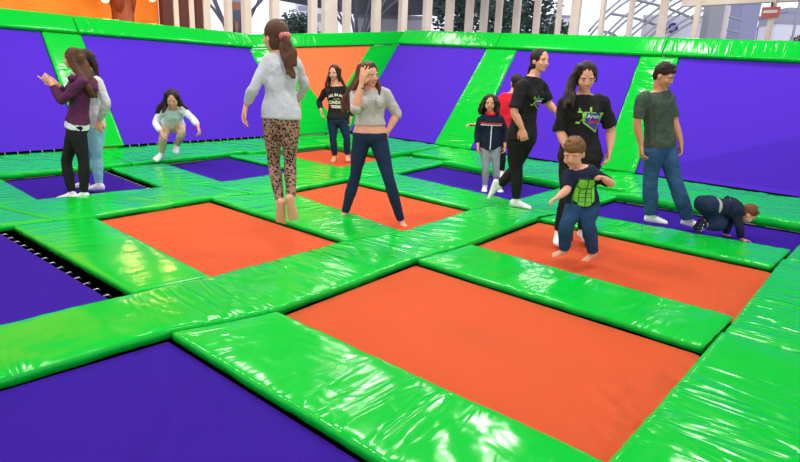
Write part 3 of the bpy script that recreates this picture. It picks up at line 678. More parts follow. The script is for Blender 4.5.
        if s.child:
            for sg in (-1, 1): ball(bm, c+r*sg*.036*k+f*.056*k-u*.042*k, (.028*k, .024*k, .026*k), A)
        rg = [(c+u*.012*k+f*.080*k, r, f, .007*k, .008*k), (c-u*.012*k+f*(.086 if s.child else .091)*k, r, f, .009*k, .011*k), (c-u*.030*k+f*(.087 if s.child else .095)*k, r, f, .0145*k, .013*k), (c-u*.038*k+f*.086*k, r, f, .013*k, .010*k)]
        loft(bm, rg)
        neck = s.J['neck']; kk = s.k
        tube(bm, [neck-s.spine*.05*kk, neck.lerp(c-u*.05*k-f*.018*k, .55), c-u*.04*k-f*.018*k], [.062*kk, .050*kk*(.95 if s.fem else 1.08), .050*kk], False, False)
    def face(s, par, brow='h_dark', smile=0.0, eyes_open=1.0):
        c, f, u, r = s.J['head'], s.hf, s.hu, s.hr; k = s.hs; A = (r, f, u)
        for sg in (-1, 1):
            e = c+r*sg*.031*k+f*.0765*k+u*.001*k
            bm = bmesh.new(); ball(bm, e, (.0125*k, .0065*k, (.0058*eyes_open+.0008)*k), A, 12); o = link('eye', bm, M['eye'], par, True)
            bm = bmesh.new(); ball(bm, e+f*.0052*k-u*.001*k, (.0066*k, .0034*k, .0060*k*max(.4, eyes_open)), A, 10)
            ir = link('iris', bm, M['iris'], par, True)
            bm = bmesh.new(); tube(bm, [e+r*sg*(-.015)*k+f*.010*k+u*.017*k, e+f*.011*k+u*.022*k, e+r*sg*.017*k+f*.0045*k+u*.018*k], [.0022*k, .0036*k, .0022*k], False, False); link('eyebrow', bm, M[brow], par, True)
        bm = bmesh.new(); q = c+f*.0895*k-u*.057*k
        tube(bm, [q+r*-.024*k-f*.011*k+u*smile*.010*k, q-r*.010*k, q, q+r*.010*k, q+r*.024*k-f*.011*k+u*smile*.010*k], [x*k*(.7 if s.child else 1) for x in (.0035, .0062, .0058, .0062, .0035)], False, False)
        link('lips', bm, M['lip'], par, True)
        if smile > .5 and not s.child:
            bm = bmesh.new(); tube(bm, [q-r*.013*k+f*.0035*k+u*.0035*k, q+f*.0055*k+u*.001*k, q+r*.013*k+f*.0035*k+u*.0035*k], [.0028*k]*3, False, False); link('teeth', bm, M['eye'], par, True)
    def hair(s, par, m, locks=(), cap=1.0, low=0.0, seed=1, vox=.009, extra=None, name='hair', short=False, fringe=False):
        c, f, u, r = s.J['head'], s.hf, s.hu, s.hr; k = s.hs; A = (r, f, u); bm = bmesh.new()
        if short:
            ball(bm, c+u*.042*k-f*.018*k, (.083*k, .095*k, .084*k), A, 24); ball(bm, c-f*.045*k+u*.0*k, (.070*k, .062*k, .072*k), A)
            rd = random.Random(seed)
            for q in range(46):
                a = rd.uniform(0, 6.28); e = rd.uniform(.25, 1.35); n_ = r*math.cos(a)*math.cos(e)+f*math.sin(a)*math.cos(e)+u*math.sin(e)
                p = c+u*.042*k-f*.018*k+r*n_.dot(r)*.080*k+f*n_.dot(f)*.092*k+u*n_.dot(u)*.082*k
                tube(bm, [p-n_*.01*k, p+n_*.012*k+f*.012*k], [.012*k, .005*k], False, False)
        else:
            ball(bm, c+u*.034*k-f*.022*k, (.087*k*cap, .098*k*cap, .094*k*cap), A, 24); ball(bm, c-f*.038*k-u*.030*k, (.078*k*cap, .066*k*cap, .085*k*cap), A)
        if fringe: ball(bm, c+u*.062*k+f*.052*k, (.060*k, .038*k, .034*k), A)
        rd = random.Random(seed)
        def hp(p): return c+r*p[0]*k+f*p[1]*k+u*p[2]*k if abs(p[0]) < 2 else atdepth(p[0], p[1], s.root, p[2])
        for L in locks:
            pts, r0, r1 = L[0], L[1], L[2]
            P = curve_pts([hp(p) if not hasattr(p, 'x') else p for p in pts], 6); n = len(P); wob = L[3] if len(L) > 3 else .004
            for st in range(3):
                o = V((rd.uniform(-1, 1), rd.uniform(-1, 1), 0))*r0*k*.55
                Q = [p+o*(1-i/n*.2)+V((noise.noise(p*14+o*90), noise.noise(p*14-o*70), 0))*wob*3 for i, p in enumerate(P)]
                tube(bm, Q, [(r0+(r1-r0)*(i/(n-1))**1.5)*k*.75 for i in range(n)], False, False)
        me = solidify_voxel(bm, vox*k if k > .7 else vox*.8, 1, lambda q: .003*k*noise.noise(V((q.x*90, q.y*90, q.z*12))))
        return link_me(name, me, M[m], par, True)
def cloth_mesh(name, bm, m, par, amp=.006, freq=9, vox=.010, smooth=3, label=None):
    sd = random.random()*50
    me = solidify_voxel(bm, vox, smooth, lambda q: amp*(noise.noise(V((q.x*freq, q.y*freq, q.z*freq*1.3+sd)))*1.0 - .7*abs(noise.noise(V((q.x*freq*1.6+sd, q.y*freq*1.6, q.z*freq*2.2))))))
    o = link_me(name, me, M[m], par, True)
    if label: o['label'] = label
    return o
def make_person(p, name, label, body_kw, group=None):
    """whole body as one continuous skin surface"""
    root = empty(name, p.root, label, 'person', group)
    bm = bmesh.new(); p.torso(bm, -.12, 1.0)
    for sd in 'LR':
        p.arm(bm, sd); ball(bm, p.J['sh'+sd].lerp(p.J['neck'], .15), .050*p.k)
        if body_kw.get('hand'+sd): p.hand(bm, sd, **body_kw['hand'+sd])
        p.leg(bm, sd); p.foot(bm, sd, body_kw['foot'+sd], bare=body_kw.get('bare', False))
    p.head(bm)
    me = solidify_voxel(bm, .0065 if p.k > .8 else .0055, 2)
    link_me('body', me, M[p.skin], root, True)
    return root
def sleeve_top(p, name, m, par, t0=.1, infl=.012, sl=(1, 1), sinf=.010, flare=.0, top=.98, amp=.006, sflare=0, label=None):
    bm = bmesh.new(); p.torso(bm, t0, top, infl, flare)
    for sd, t in zip('LR', sl):
        if t: p.arm(bm, sd, 0, t, infl=sinf, cap1=False, flare=sflare); ball(bm, p.J['sh'+sd].lerp(p.J['neck'], .2), .050*p.k+sinf*.8)
    return cloth_mesh(name, bm, m, par, amp, label=label)
def trousers(p, name, m, par, t1=.14, t=(.97, .97), infl=.009, linf=.008, flare=0.0, amp=.0045, label=None):
    bm = bmesh.new(); p.torso(bm, -.13, t1, infl)
    for sd, q in zip('LR', t): p.leg(bm, sd, 0, q, infl=linf, flare=flare, cap1=False)
    return cloth_mesh(name, bm, m, par, amp, 11, label=label)
def socks(p, m, par, kw, t=.9, sides='LR', bulk=.004, name='sock'):
    for sd in sides:
        bm = bmesh.new(); p.foot(bm, sd, kw['foot'+sd], infl=bulk); p.leg(bm, sd, t, 1, infl=.005)
        link_me(name, solidify_voxel(bm, .007, 2), M[m], par, True)
def patch(par, surf, name, m, polys, origin, ax, ay, towards, off=.004, sub=True):
    """print on cloth: flat shapes in (x,y) metres laid onto the surface below them"""
    bv = BVHTree.FromPolygons([v.co+par_loc(surf) for v in surf.data.vertices], [list(q.vertices) for q in surf.data.polygons])
    bm = bmesh.new(); vs = {}
    for poly in polys: bm.faces.new([bm.verts.new((x, y, 0)) for x, y in poly])
    if sub: bmesh.ops.triangulate(bm, faces=bm.faces[:]); bmesh.ops.subdivide_edges(bm, edges=[e_ for e_ in bm.edges if e_.calc_length() > .03], cuts=3, use_grid_fill=True)
    for v in bm.verts:
        q = origin+ax*v.co.x+ay*v.co.y+towards*.6; h = bv.ray_cast(q, -towards, 1.0)
        v.co = (h[0] if h[0] else origin+ax*v.co.x+ay*v.co.y) + towards*off
    bmesh.ops.recalc_face_normals(bm, faces=bm.faces)
    return link(name, bm, M[m], par)
def par_loc(o):
    b_ = o.matrix_basis.translation.copy(); q = o.parent
    while q is not None: b_ += q.matrix_basis.translation; q = q.parent
    return b_
def text_polys(txt, size, cx=0, cy=0, arc=0.0, bold=.0):
    cu = bpy.data.curves.new('t', 'FONT'); cu.body = txt; cu.size = size; cu.align_x = 'CENTER'; cu.align_y = 'CENTER'; cu.resolution_u = 2; cu.offset = bold
    o = bpy.data.objects.new('t', cu); COL.objects.link(o); dg = bpy.context.evaluated_depsgraph_get(); me = bpy.data.meshes.new_from_object(o.evaluated_get(dg), depsgraph=dg)
    P = []
    for f in me.polygons:
        P.append([(me.vertices[i].co.x+cx, me.vertices[i].co.y+cy-arc*(me.vertices[i].co.x)**2) for i in f.vertices])
    bpy.data.objects.remove(o); bpy.data.meshes.remove(me); return P
def rect(x0, y0, x1, y1): return [(x0, y0), (x1, y0), (x1, y1), (x0, y1)]
def disc(x, y, r, n=12, ry=None): return [(x+r*math.cos(2*math.pi*i/n), y+(ry or r)*math.sin(2*math.pi*i/n)) for i in range(n)]

# --- 1 girl in plum hoodie, pointing, at far left (drawn behind-first order does not matter)
kw = dict(handL=dict(d=(-.8, .0, .55), palm=(.1, -.9, .1), curl=.9, curls=(.1, .9, 1.1, 1.1)), handR=dict(d=(-.8, .1, .5), palm=(0, .8, .1), curl=.6), footL=(-1, .15, 0), footR=(-1, .2, 0))
p = Person(un(76, 197.5), 0, .95, dict(head=(73, 59, 0), neck=(80, 75, .0), pel=(77, 127, 0), shL=(83, 82, .15), shR=(79, 81, -.15), elL=(61, 101, .18), elR=(66, 98, -.12), wrL=(51, 82, .16), wrR=(57, 84, -.02),
   knL=(84, 163, .08), anL=(84, 193, .1), knR=(66, 162, -.06), anR=(72, 193, -.02)), face=(-1, -.12), fem=True).setup()
r = make_person(p, 'person', 'girl in a plum hoodie and black leggings pointing left, at far left', kw)
p.face(r, 'h_brown')
sh = sleeve_top(p, 'hoodie', 'hoodie', r, t0=.08, infl=.018, sl=(.93, .93), sinf=.012, amp=.008, top=.97)
bm = bmesh.new(); p.torso(bm, -.03, .12, .013); cloth_mesh('undershirt', bm, 'white', r)
bm = bmesh.new(); c = p.J['neck']
tube(bm, curve_pts([c+Dc*.13-Rt*.02-Z*.05, c+Rt*.10+Dc*.07-Z*.07, c+Rt*.15-Z*.16, c+Rt*.10-Dc*.08-Z*.07, c-Dc*.12-Z*.03], 5), [.035]*21, False, False); cloth_mesh('hood', bm, 'hoodie', sh)
bm = bmesh.new(); tube(bm, curve_pts([c+Dc*.10-Rt*.03+Z*.01, c+Rt*.07+Dc*.09-Z*.04, c+Rt*.12+Dc*.04-Z*.12], 5), [.022]*11, False, False); cloth_mesh('hood_lining', bm, 'hood_lining', sh)
trousers(p, 'leggings', 'leg_black', r, t=(.99, .99), infl=.009, linf=.008, amp=.003)
socks(p, 'sock', r, kw, .97)
p.hair(r, 'h_brown', [(((.05, -.03, .06), (.07, -.06, -.06), (86, 84, .14), (93, 96, .10)), .040, .022), (((0, -.07, .08), (0, -.115, -.05), (91, 84, .03), (94, 97, .03)), .050, .022), (((-.05, -.03, .06), (-.07, -.07, -.06), (86, 85, -.12)), .036, .02), (((.03, -.09, .02), (.03, -.11, -.1), (90, 92, .10)), .045, .022), (((.07, .0, .03), (.083, -.02, -.06), (80, 78, .14), (84, 88, .14)), .024, .012)], seed=3)

# --- 2 girl behind in grey sweater and light jeans
kw = dict(handL=dict(d=(-.1, .1, -1), palm=(-.4, -.8, 0), curl=.4), handR=dict(d=(-.4, 0, -1), palm=(0, 1, 0), curl=.4), footL=(-1, .25, 0), footR=(-1, .1, 0))
p = Person(un(93, 190), 0, .98, dict(head=(85, 60, -.1), neck=(90, 75, -.02), pel=(94, 128, 0), shL=(98, 83, .14), shR=(91, 82, -.16), elL=(107, 103, .17), elR=(86, 103, -.2), wrL=(99, 121, .12), wrR=(82, 118, -.16),
   knL=(97, 158, .07), anL=(99, 184, .09), knR=(86, 157, -.08), anR=(84, 182, -.08)), face=(-1, -.3), fem=True).setup()
r = make_person(p, 'person', 'girl in grey sweater and light blue jeans, half hidden at far left', kw); p.face(r)
sleeve_top(p, 'sweater', 'grey', r, t0=.0, infl=.014, sl=(.93, .93), sinf=.012, amp=.008)
trousers(p, 'jeans', 'jeans_light', r, t=(.98, .98), infl=.008, linf=.010); socks(p, 'sock', r, kw, .95)
p.hair(r, 'h_dark', [(((.05, -.04, .05), (.07, -.08, -.06), (96, 78, .05), (97, 88, .08)), .036, .016), (((0, -.08, .05), (0, -.12, -.06), (96, 84, -.05)), .045, .02), (((-.05, -.04, .05), (-.07, -.07, -.1)), .03, .015)], seed=4)

# --- 3 crouching girl landing
kw = dict(handL=dict(d=(.25, .2, -.8), palm=(-.8, 0, -.2), curl=.5), handR=dict(d=(.3, .2, -.8), palm=(.7, -.3, 0), curl=.5), footL=(.3, .9, -.25), footR=(-.2, .95, -.25))
p = Person(un(169, 160, .12), .12, 1.0, dict(head=(172.5, 99, .16), neck=(173, 108, .04), pel=(173, 125, -.32), shL=(184, 111, .02), shR=(161, 113, .02), elL=(193, 119, .08), elR=(155, 123, .10), wrL=(198, 126, .22), wrR=(161, 132, .24),
   knL=(182, 133, .02), anL=(177, 145, -.22), knR=(163, 137, .08), anR=(162, 153, -.10)), face=(.22, 1), pitch=.45, fem=True, hs=1.08).setup((1, 0))
r = make_person(p, 'person', 'crouching girl in white sweater and beige trousers with long dark hair', kw); p.face(r, smile=.7)
sleeve_top(p, 'sweater', 'white', r, t0=.02, infl=.012, sl=(.92, .92), sinf=.008, amp=.006)
trousers(p, 'trousers', 'beige', r, t=(.97, .97), infl=.010, linf=.006); socks(p, 'sock', r, kw, .95)
p.hair(r, 'h_dark', [(((.05, 0, .07), (.09, -.01, -.04), (183, 105, .12), (187, 109, .10)), .036, .018), (((-.05, 0, .07), (-.09, -.01, -.04), (160, 107, .18), (157, 113, .2)), .042, .02), (((-.06, 0, .04), (-.08, .03, -.08), (163, 112, .26)), .034, .018), (((0, -.08, .05), (0, -.10, -.08), (170, 110, -.02)), .05, .03), (((.06, 0, .05), (.085, .0, -.10)), .03, .02)], seed=5)

# --- 4 girl jumping, leopard leggings, seen from behind
kw = dict(handL=dict(d=(-.2, .1, -1), palm=(.8, 0, -.1), curl=.35), handR=dict(d=(-.1, -.3, -.8), palm=(-.6, .6, 0), curl=.4), footL=(-.15, -.45, -.95), footR=(.15, -.40, -.98), bare=True)
p = Person(un(284, 256), 0, 1.0, dict(head=(275, 37, -.03), neck=(281, 54, 0), pel=(281, 118, .02), shL=(267, 64, .03), shR=(295, 64, .0), elL=(254, 88, .10), elR=(305, 84, -.10), wrL=(246, 105, -.02), wrR=(298, 100, -.30),
   knL=(274, 164, -.10), anL=(280, 202, .03), knR=(290, 163, -.04), anR=(291, 199, .05)), face=(-1, -.75), fem=True, wide=.80).setup((-1, 0))
r = make_person(p, 'person', 'girl jumping with a ponytail, grey shirt and leopard print leggings', kw); p.face(r, 'h_brown')
sleeve_top(p, 'shirt', 'grey', r, t0=-.02, infl=.016, sl=(.90, .90), sinf=.011, flare=.006, amp=.009)
trousers(p, 'leggings', 'leopard', r, t=(.985, .985), infl=.010, linf=.008, amp=.003)
cc = p.J['head']
hr = p.hair(r, 'h_brown', [(((-.02, -.09, .02), (286, 38, .07), (292, 52, .10), (291, 66, .12), (295, 78, .12)), .034, .012, .008), (((-.02, -.09, .0), (289, 42, .07), (296, 54, .10), (298, 66, .12)), .026, .010, .008), (((-.02, -.09, .0), (283, 44, .08), (285, 60, .12), (288, 74, .14)), .026, .010, .006)], seed=6)
bm = bmesh.new(); q = atdepth(285.5, 36.5, p.root, .07); tube(bm, [q-Rt*.02, q+Rt*.012], [.030, .030], False, False); link('hair_tie', bm, M['lip'], hr, True)

# --- 5 girl with the lettered shirt at the back
kw = dict(handL=dict(d=(-.1, .1, -1), palm=(-.8, 0, 0), curl=.4), handR=dict(d=(.2, .2, -.9), palm=(.7, 0, 0), curl=.4), footL=(.25, 1, -.1), footR=(-.2, 1, -.1), bare=True)
p = Person(un(340, 161), 0, 1.06, dict(head=(334, 73, .03), neck=(336, 86, 0), pel=(338, 120, 0), shL=(347, 91, .0), shR=(325, 92, .02), elL=(352, 106, -.06), elR=(319, 102, -.02), wrL=(351, 118, .0), wrR=(321, 110, .10),
   knL=(347, 139, .05), anL=(347, 155, -.02), knR=(333, 140, .05), anR=(335, 156, .0)), face=(-.25, 1), pitch=.12, fem=True, hs=1.02).setup((1, 0))
r = make_person(p, 'person', 'girl in black lettered long sleeved shirt standing in front of the orange corner', kw); p.face(r)
sh = sleeve_top(p, 'shirt', 'black', r, t0=.02, infl=.016, sl=(.94, .94), sinf=.010, top=.955)
o = atdepth(337, 103, p.root, 0); P_ = text_polys('ALL IN ALL', .058, 0, .135, 2.2, .003)+text_polys('CLUB', .045, 0, .07)+text_polys('LONDON', .070, 0, .01, 0, .004)+[rect(-.10, -.055, .10, -.037), rect(-.08, -.08, .08, -.067)]
patch(sh, sh, 'lettering', 'print_y', P_, o, Rt, Z, Dc, .006)
trousers(p, 'jeans', 'jeans_dark', r, t=(.97, .97))
p.hair(r, 'h_dark', [(((-.05, .0, .07), (-.085, .0, -.03), (326, 84, .10), (327, 96, .13)), .034, .016), (((.05, .0, .07), (.085, .0, -.03), (344, 84, .08), (346, 92, .11)), .034, .016), (((-.06, -.03, .02), (-.08, -.03, -.12), (329, 92, .12)), .036, .02), (((.0, -.08, .03), (.0, -.09, -.12)), .06, .04)], seed=7)

# --- 6 woman with hand on forehead
kw = dict(handR=dict(d=(.22, .1, .95), palm=(.25, -1, 0), curl=.22, spread=.22, k=1.0), handL=dict(d=(-.75, .1, -.6), palm=(-.5, -.5, -.4), curl=.7), footL=(.25, .9, -.12), footR=(-.1, .9, -.12), bare=True)
p = Person(un(372, 222), 0, 1.01, dict(head=(369, 75, .02), neck=(370, 89, 0), pel=(370, 137, 0), shL=(385, 94, -.02), shR=(356, 95, .03), elL=(397, 114, -.04), elR=(355, 111, .20), wrL=(388, 131, .02), wrR=(361.5, 84, .19),
   knL=(389, 180, .10), anL=(401, 221, .03), knR=(355, 177, -.02), anR=(345, 213, -.07)), face=(.72, .8), pitch=.10, tilt=.12, fem=True).setup((1, 0))
r = make_person(p, 'person', 'woman in cropped grey top and jeans holding her forehead', kw); p.face(r, 'h_brown', smile=.8, eyes_open=.4)
sh = sleeve_top(p, 'top', 'grey_warm', r, t0=.24, infl=.014, sl=(.62, .55), sinf=.012, top=.965, amp=.006)
for y in (98, 101, 104):
    bm = bmesh.new(); q = atdepth(376, y, p.root, .128); ball(bm, q, .0065); link('button', bm, M['frame'], sh, True)
trousers(p, 'jeans', 'jeans_dark', r, t1=.10, t=(.985, .985), infl=.008, linf=.006)
bm = bmesh.new(); q = p.J['wrR']; tube(bm, [q-Z*.03, q-Z*.042], [.029, .029]); link('bracelet', bm, M['frame'], r, True)
p.hair(r, 'h_brown', [(((.03, .03, .10), (.09, .0, .0), (379, 86, .02), (380, 97, .06)), .030, .014), (((-.04, .02, .09), (-.095, .0, -.02), (351, 96, .0), (349, 110, -.02)), .045, .022), (((-.03, -.05, .07), (-.07, -.07, -.05), (346, 100, -.06), (345, 112, -.05)), .046, .022), (((-.02, -.06, .03), (-.03, -.09, -.1), (352, 104, -.10)), .05, .03), (((-.05, .04, .09), (-.09, .03, .0), (354, 90, .10)), .032, .018), (((.04, -.03, .05), (.08, -.03, -.1), (378, 92, -.05)), .032, .02)], seed=8)

# --- 7 small girl with curly hair
kw = dict(handL=dict(d=(0, .2, -1), palm=(-.8, 0, 0), curl=.5), handR=dict(d=(0, .2, -1), palm=(.8, 0, 0), curl=.5), footL=(.3, 1, -.1), footR=(-.2, 1, -.1))
p = Person(un(492, 190), 0, .83, dict(head=(490, 103, .03), neck=(491, 114, 0), pel=(490, 146, 0), shL=(501, 120, .0), shR=(480.5, 120, .0), elL=(506, 134, -.02), elR=(477, 134, .0), wrL=(505, 145, .06), wrR=(478, 145, .06),
   knL=(496, 168, .04), anL=(497, 186, 0), knR=(486, 168, .04), anR=(485, 186, 0)), face=(-.15, 1), pitch=.1, fem=False, hs=1.12).setup((1, 0))
r = make_person(p, 'person', 'small girl with dark curly hair in navy zip jacket and grey leggings', kw); p.face(r)
sh = sleeve_top(p, 'jacket', 'navy', r, t0=-.10, infl=.016, sl=(.93, .93), sinf=.012, amp=.006)
o = atdepth(490.5, 128, p.root, 0)
patch(sh, sh, 'zip', 'print_w', [rect(-.006, -.27, .006, .05)], o, Rt, Z, Dc, .005)
patch(sh, sh, 'stripe', 'print_r', [rect(-.14, .055, .14, .072)], o, Rt, Z, Dc, .006); patch(sh, sh, 'stripe', 'print_w', [rect(-.14, .038, .14, .048)], o, Rt, Z, Dc, .006)
bm = bmesh.new(); c = p.J['neck']; tube(bm, curve_pts([c+Rt*.06+Dc*.03, c+Dc*.085-Z*.02, c-Rt*.06+Dc*.03], 4), [.02]*9, False, False); cloth_mesh('collar', bm, 'red', sh, .003)
trousers(p, 'leggings', 'greyleg', r, t=(.97, .97), infl=.006, linf=.008); socks(p, 'sock', r, kw, .94)
LK = []
for q in range(13):
    a = math.radians(-104+q*208/12+180); x, y = .085*math.sin(a), .085*math.cos(a)
    LK.append((((x*.6, y*.6-.01, .08), (x*1.15, y*1.1-.01, .0), (x*1.35, y*1.2-.01, -.08), (x*1.3, y*1.15-.01, -.155)), .026, .018, .014))
p.hair(r, 'h_dark', LK, seed=9, cap=1.0)

# --- 8 child in red mostly hidden behind the stepping staff woman
kw = dict(handR=dict(d=(-.9, .2, .1), palm=(0, .2, -1), curl=.4), handL=dict(d=(.1, .2, -1), palm=(-.8, 0, 0), curl=.4), footL=(.2, 1, 0), footR=(-.2, 1, 0))
p = Person(un(508, 174, .14), .14, .88, dict(head=(516, 82, -.1), neck=(512, 94, -.1), pel=(507, 132, -.05), shL=(519, 99, -.1), shR=(503, 97, -.1), elL=(522, 116, -.1), elR=(489, 113, -.12), wrL=(521, 131, -.05), wrR=(475, 125, -.12),
   knL=(511, 154, 0), anL=(512, 172, 0), knR=(502, 154, 0), anR=(502, 172, 0)), face=(-.2, -1), fem=False, hs=1.05).setup((1, 0))
r = make_person(p, 'person', 'child in a red top mostly hidden behind the stepping staff woman', kw)
sleeve_top(p, 'top', 'red', r, t0=.0, infl=.03, sl=(.9, .9), sinf=.014); trousers(p, 'trousers', 'leg_black', r); socks(p, 'sock', r, kw, .95)
p.hair(r, 'h_dark', [(((0, -.08, .05), (0, -.1, -.06)), .05, .03)], seed=10)

# --- 9 staff woman stepping
LOGO_G = lambda x, y, s: [disc(x-.075*s, y+.035*s, .022*s), rect(x-.10*s, y-.02*s, x-.06*s, y-.005*s), rect(x-.135*s, y+.05*s, x-.095*s, y+.065*s), rect(x-.125*s, y+.05*s, x-.112*s, y+.09*s), rect(x-.135*s, y-.045*s, x-.10*s, y-.025*s), rect(x-.03*s, y+.06*s, x-.012*s, y+.10*s), rect(x-.09*s, y-.02*s, x-.075*s, y+.03*s)]
def logo(sh, o, ax, ay, tw, s=1.0):
    out = [(-.075*s, .06*s), (.115*s, .055*s), (.055*s, -.115*s), (-.075*s, -.035*s)]; inn = [(x*.86+.004*s, y*.86) for x, y in out]
    patch(sh, sh, 'emblem_border', 'print_g', [out], o, ax, ay, tw, .004); patch(sh, sh, 'emblem_field', 'print_b', [inn], o, ax, ay, tw, .0065)
    patch(sh, sh, 'emblem_figure', 'print_g', LOGO_G(0, 0, s), o, ax, ay, tw, .008)
    patch(sh, sh, 'lettering', 'print_w', text_polys('Arena', .048*s, .012*s, .022*s, 0, .0012), o, ax, ay, tw, .010, False)
    patch(sh, sh, 'lettering', 'print_r', text_polys('Jump', .044*s, .024*s, -.022*s, 0, .0012), o, ax, ay, tw, .010, False)
kw = dict(handR=dict(d=(.25, .1, -.9), palm=(.3, -.9, 0), curl=.6), handL=dict(d=(.8, 0, -.5), palm=(.2, .6, -.5), curl=.4), footR=(.95, .3, -.05), footL=(-.22, -.1, -1))
p = Person(un(516, 206, .06), .06, 1.10, dict(head=(540, 61, .03), neck=(533, 77, .0), pel=(521, 139, 0), shR=(520, 89, .16), shL=(542, 88, -.14), elR=(514, 112, .20), elL=(549, 104, -.16), wrR=(522, 128, .22), wrL=(556, 112, -.08),
   knR=(517, 173, .06), anR=(516, 200, .05), knL=(515, 169, -.08), anL=(499, 186, -.12)), face=(.55, .85), tilt=-.05, fem=True, hs=.97).setup()
r = make_person(p, 'person', 'staff woman in black T-shirt stepping with one foot raised, dark hair tied back', kw); p.face(r)
sh = sleeve_top(p, 't_shirt', 'black', r, t0=-.16, infl=.020, sl=(.48, .48), sinf=.018, sflare=.022, flare=.016, amp=.010, top=.975)
fwv = (p.shax.cross(p.spine)); tw = (fwv*.7+Dc*.6).normalized(); ax_ = Z.cross(tw).normalized(); logo(sh, atdepth(536, 102, p.root, .05), ax_, Z, tw, .75)
trousers(p, 'leggings', 'leg_black', r, t=(.98, .98), infl=.010, linf=.009, amp=.004); socks(p, 'sock', r, kw, .95)
p.hair(r, 'h_dark', [(((0, -.09, .02), (530, 68, -.08), (527, 78, -.10), (522, 86, -.10)), .022, .010)], seed=11, cap=.99)

# --- 10 smiling staff woman
kw = dict(handR=dict(d=(.2, .4, -.8), palm=(.6, -.3, 0), curl=.5), handL=dict(d=(-.1, .25, -1), palm=(-.8, -.2, 0), curl=.45), footR=(-.2, .98, -.03), footL=(.2, .98, -.03))
p = Person(un(572, 244), 0, 1.02, dict(head=(586, 77, .07), neck=(583, 95, 0), pel=(580, 158, 0), shR=(565, 104, .02), shL=(602, 102, .0), elR=(560, 131, .0), elL=(611, 130, -.02), wrR=(569, 152, .14), wrL=(610, 149, .06),
   knR=(567, 199, .05), anR=(559, 233, .04), knL=(586, 197, -.06), anL=(583, 231, -.04)), face=(-.12, 1), pitch=.36, tilt=.04, fem=True, hs=1.0).setup((1, 0))
r = make_person(p, 'person', 'smiling staff woman in black T-shirt looking down at the jumping boy', kw); p.face(r, 'h_dark', smile=1.0, eyes_open=.45)
sh = sleeve_top(p, 't_shirt', 'black', r, t0=-.08, infl=.022, sl=(.52, .52), sinf=.016, sflare=.024, flare=.012, amp=.010, top=.975)
logo(sh, atdepth(591.5, 119, p.root, .1), Rt, Z, Dc, 1.0)
trousers(p, 'trousers', 'leg_black', r, t=(.97, .97), infl=.010, linf=.014); socks(p, 'sock', r, kw, .95)
p.hair(r, 'h_dark', [(((-.05, .0, .08), (-.095, -.01, .0), (572, 88, .08), (569, 103, .15)), .036, .018), (((-.04, -.05, .07), (-.09, -.05, -.04), (568, 94, .08), (566, 108, .15)), .040, .018), (((-.06, .02, .05), (-.09, .02, -.06), (575, 96, .14), (573, 107, .16)), .024, .014), (((.05, .0, .07), (.085, -.03, -.04)), .024, .016)], seed=12)

# --- 11 boy
kw = dict(handR=dict(d=(-.7, .3, -.3), palm=(.2, .3, -.9), curl=.5), handL=dict(d=(-.8, .3, .2), palm=(0, .5, -.8), curl=1.1), footR=(-.95, .3, -.12), footL=(-.85, .5, -.22), bare=True)
p = Person(un(576, 263), 0, .64, dict(head=(574, 153, .05), neck=(579, 168, .02), pel=(582, 203, -.02), shR=(568, 176, .07), shL=(593, 174, -.02), elR=(567, 190, .15), elL=(612, 184, .0), wrR=(558, 197, .20), wrL=(603, 178, .10),
   knR=(567, 223, .14), anR=(564, 250, .04), knL=(588, 224, .12), anL=(593, 253, .02)), face=(-.62, 1), pitch=.38, hs=1.56, wide=1.28).setup((.93, -.35))
r = make_person(p, 'person', 'small boy jumping in green muscle print shirt and jeans', kw); p.face(r, 'h_light', smile=.8, eyes_open=.4)
sh = sleeve_top(p, 't_shirt', 'navy', r, t0=-.02, infl=.018, sl=(.45, .45), sinf=.014, flare=.006, amp=.004, top=.975)
fw = (-p.shax.cross(p.spine)); fw = fw if fw.dot(Dc) > 0 else -fw; o = atdepth(578, 188, p.root, .0); ax_ = Z.cross(fw).normalized()
mp = []
for sx in (-1, 1):
    mp.append([(sx*.006, .085), (sx*.075, .09), (sx*.085, .045), (sx*.05, .018), (sx*.006, .022)]); mp += [rect(min(sx*.006, sx*.048), -.018-.034*q, max(sx*.006, sx*.048), .010-.034*q) for q in range(3)]; mp.append([(sx*.055, .012), (sx*.088, .035), (sx*.082, -.08), (sx*.055, -.10)]); mp.append([(sx*.004, -.125), (sx*.05, -.115), (sx*.05, -.09), (sx*.004, -.09)])
patch(sh, sh, 'print_base', 'muscle_line', [[(-.082, .10), (.082, .10), (.092, .03), (.085, -.13), (-.085, -.13), (-.092, .03)]], o, ax_, Z, fw, .003); patch(sh, sh, 'muscle_print', 'muscle', mp, o, ax_, Z, fw, .006)
trousers(p, 'jeans', 'jeans_boy', r, t=(.97, .97), infl=.014, linf=.018, t1=.08, amp=.008); bm = bmesh.new(); p.torso(bm, .03, .10, .020); cloth_mesh('belt', bm, 'navy_knit', r, .002)
p.hair(r, 'h_light', [], short=True, fringe=True, seed=13)

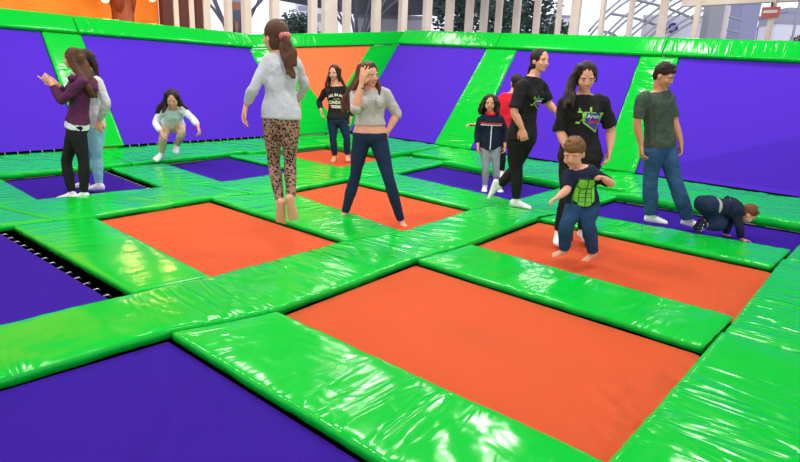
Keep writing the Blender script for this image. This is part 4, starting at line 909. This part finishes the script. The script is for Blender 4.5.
# --- 12 man
kw = dict(handR=dict(d=(.1, .25, -1), palm=(.8, 0, 0), curl=.5), handL=dict(d=(.1, .2, -1), palm=(-.7, -.2, 0), curl=.5), footR=(.95, .25, -.02), footL=(.9, .45, -.1))
p = Person(un(668, 228), 0, 1.045, dict(head=(664, 76, .05), neck=(658, 91, 0), pel=(660, 147, 0), shR=(642, 99, .07), shL=(669, 99, -.10), elR=(637, 124, .08), elL=(675, 123, -.06), wrR=(641, 145, .10), wrL=(681, 143, .0),
   knR=(650, 184, .02), anR=(651, 215, .0), knL=(676, 184, .06), anL=(688, 219, .05)), face=(.75, .75), pitch=.38, skin='skin_tan', hs=1.0, wide=.94).setup((.95, -.3))
r = make_person(p, 'person', 'man in olive T-shirt and blue jeans looking down at the crawling child', kw); p.face(r, 'h_dark', eyes_open=.4)
sleeve_top(p, 't_shirt', 'olive', r, t0=.0, infl=.018, sl=(.42, .42), sinf=.016, sflare=.01, amp=.008, top=.975)
trousers(p, 'jeans', 'jeans_mid', r, t=(.985, .985), infl=.010, linf=.020, flare=.022, amp=.007); socks(p, 'sock', r, kw, .95)
p.hair(r, 'h_dark', [], short=True, seed=14)

# --- 13 crawling child
kw = dict(handR=dict(d=(.8, .3, -.1), palm=(0, 0, -1), curl=.15), handL=dict(d=(.8, .3, -.1), palm=(0, 0, -1), curl=.15), footR=(-.25, .1, -1), footL=(-.3, -.1, -1))
p = Person(un(724, 238), 0, .60, dict(head=(748, 214, .03), neck=(739, 209, 0), pel=(709, 205, 0), shR=(736, 216, .09), shL=(736, 212, -.09), elR=(740, 228, .13), elL=(729, 224, -.13), wrR=(741, 239, .12), wrL=(725, 235, -.14),
   knR=(723, 225, .09), anR=(705, 225, .07), knL=(721, 221, -.09), anL=(702, 222, -.07)), face=(.8, .25), pitch=.75, hs=1.35, wide=1.2).setup((.15, 1))
r = make_person(p, 'person', 'small child crawling on hands and feet in navy clothes, reddish hair', kw); p.face(r, 'h_red')
sleeve_top(p, 'sweater', 'navy_knit', r, t0=.22, infl=.018, sl=(.93, .93), sinf=.012, amp=.004, top=.96)
bm = bmesh.new(); p.torso(bm, .08, .26, .012); cloth_mesh('undershirt', bm, 'grey_warm', r, .003)
trousers(p, 'jeans', 'jeans_dark', r, t=(.95, .95), infl=.024, linf=.024, t1=.10)
for sd in 'LR':
    bm = bmesh.new(); p.foot(bm, sd, kw['foot'+sd], infl=.007); sk = link_me('sock', solidify_voxel(bm, .007, 2), M['navy_knit'], r, True)
    for q in range(3):
        bm = bmesh.new(); d_, u_, x_ = p.footaxes(sd, kw['foot'+sd]); c = p.J['an'+sd]+d_*(.0+.03*q)-u_*.03; ball(bm, c+Dc*.032, (.010, .004, .006)); link('sock_patch', bm, M['print_w'], sk, True)
p.hair(r, 'h_red', [], short=True, seed=15)
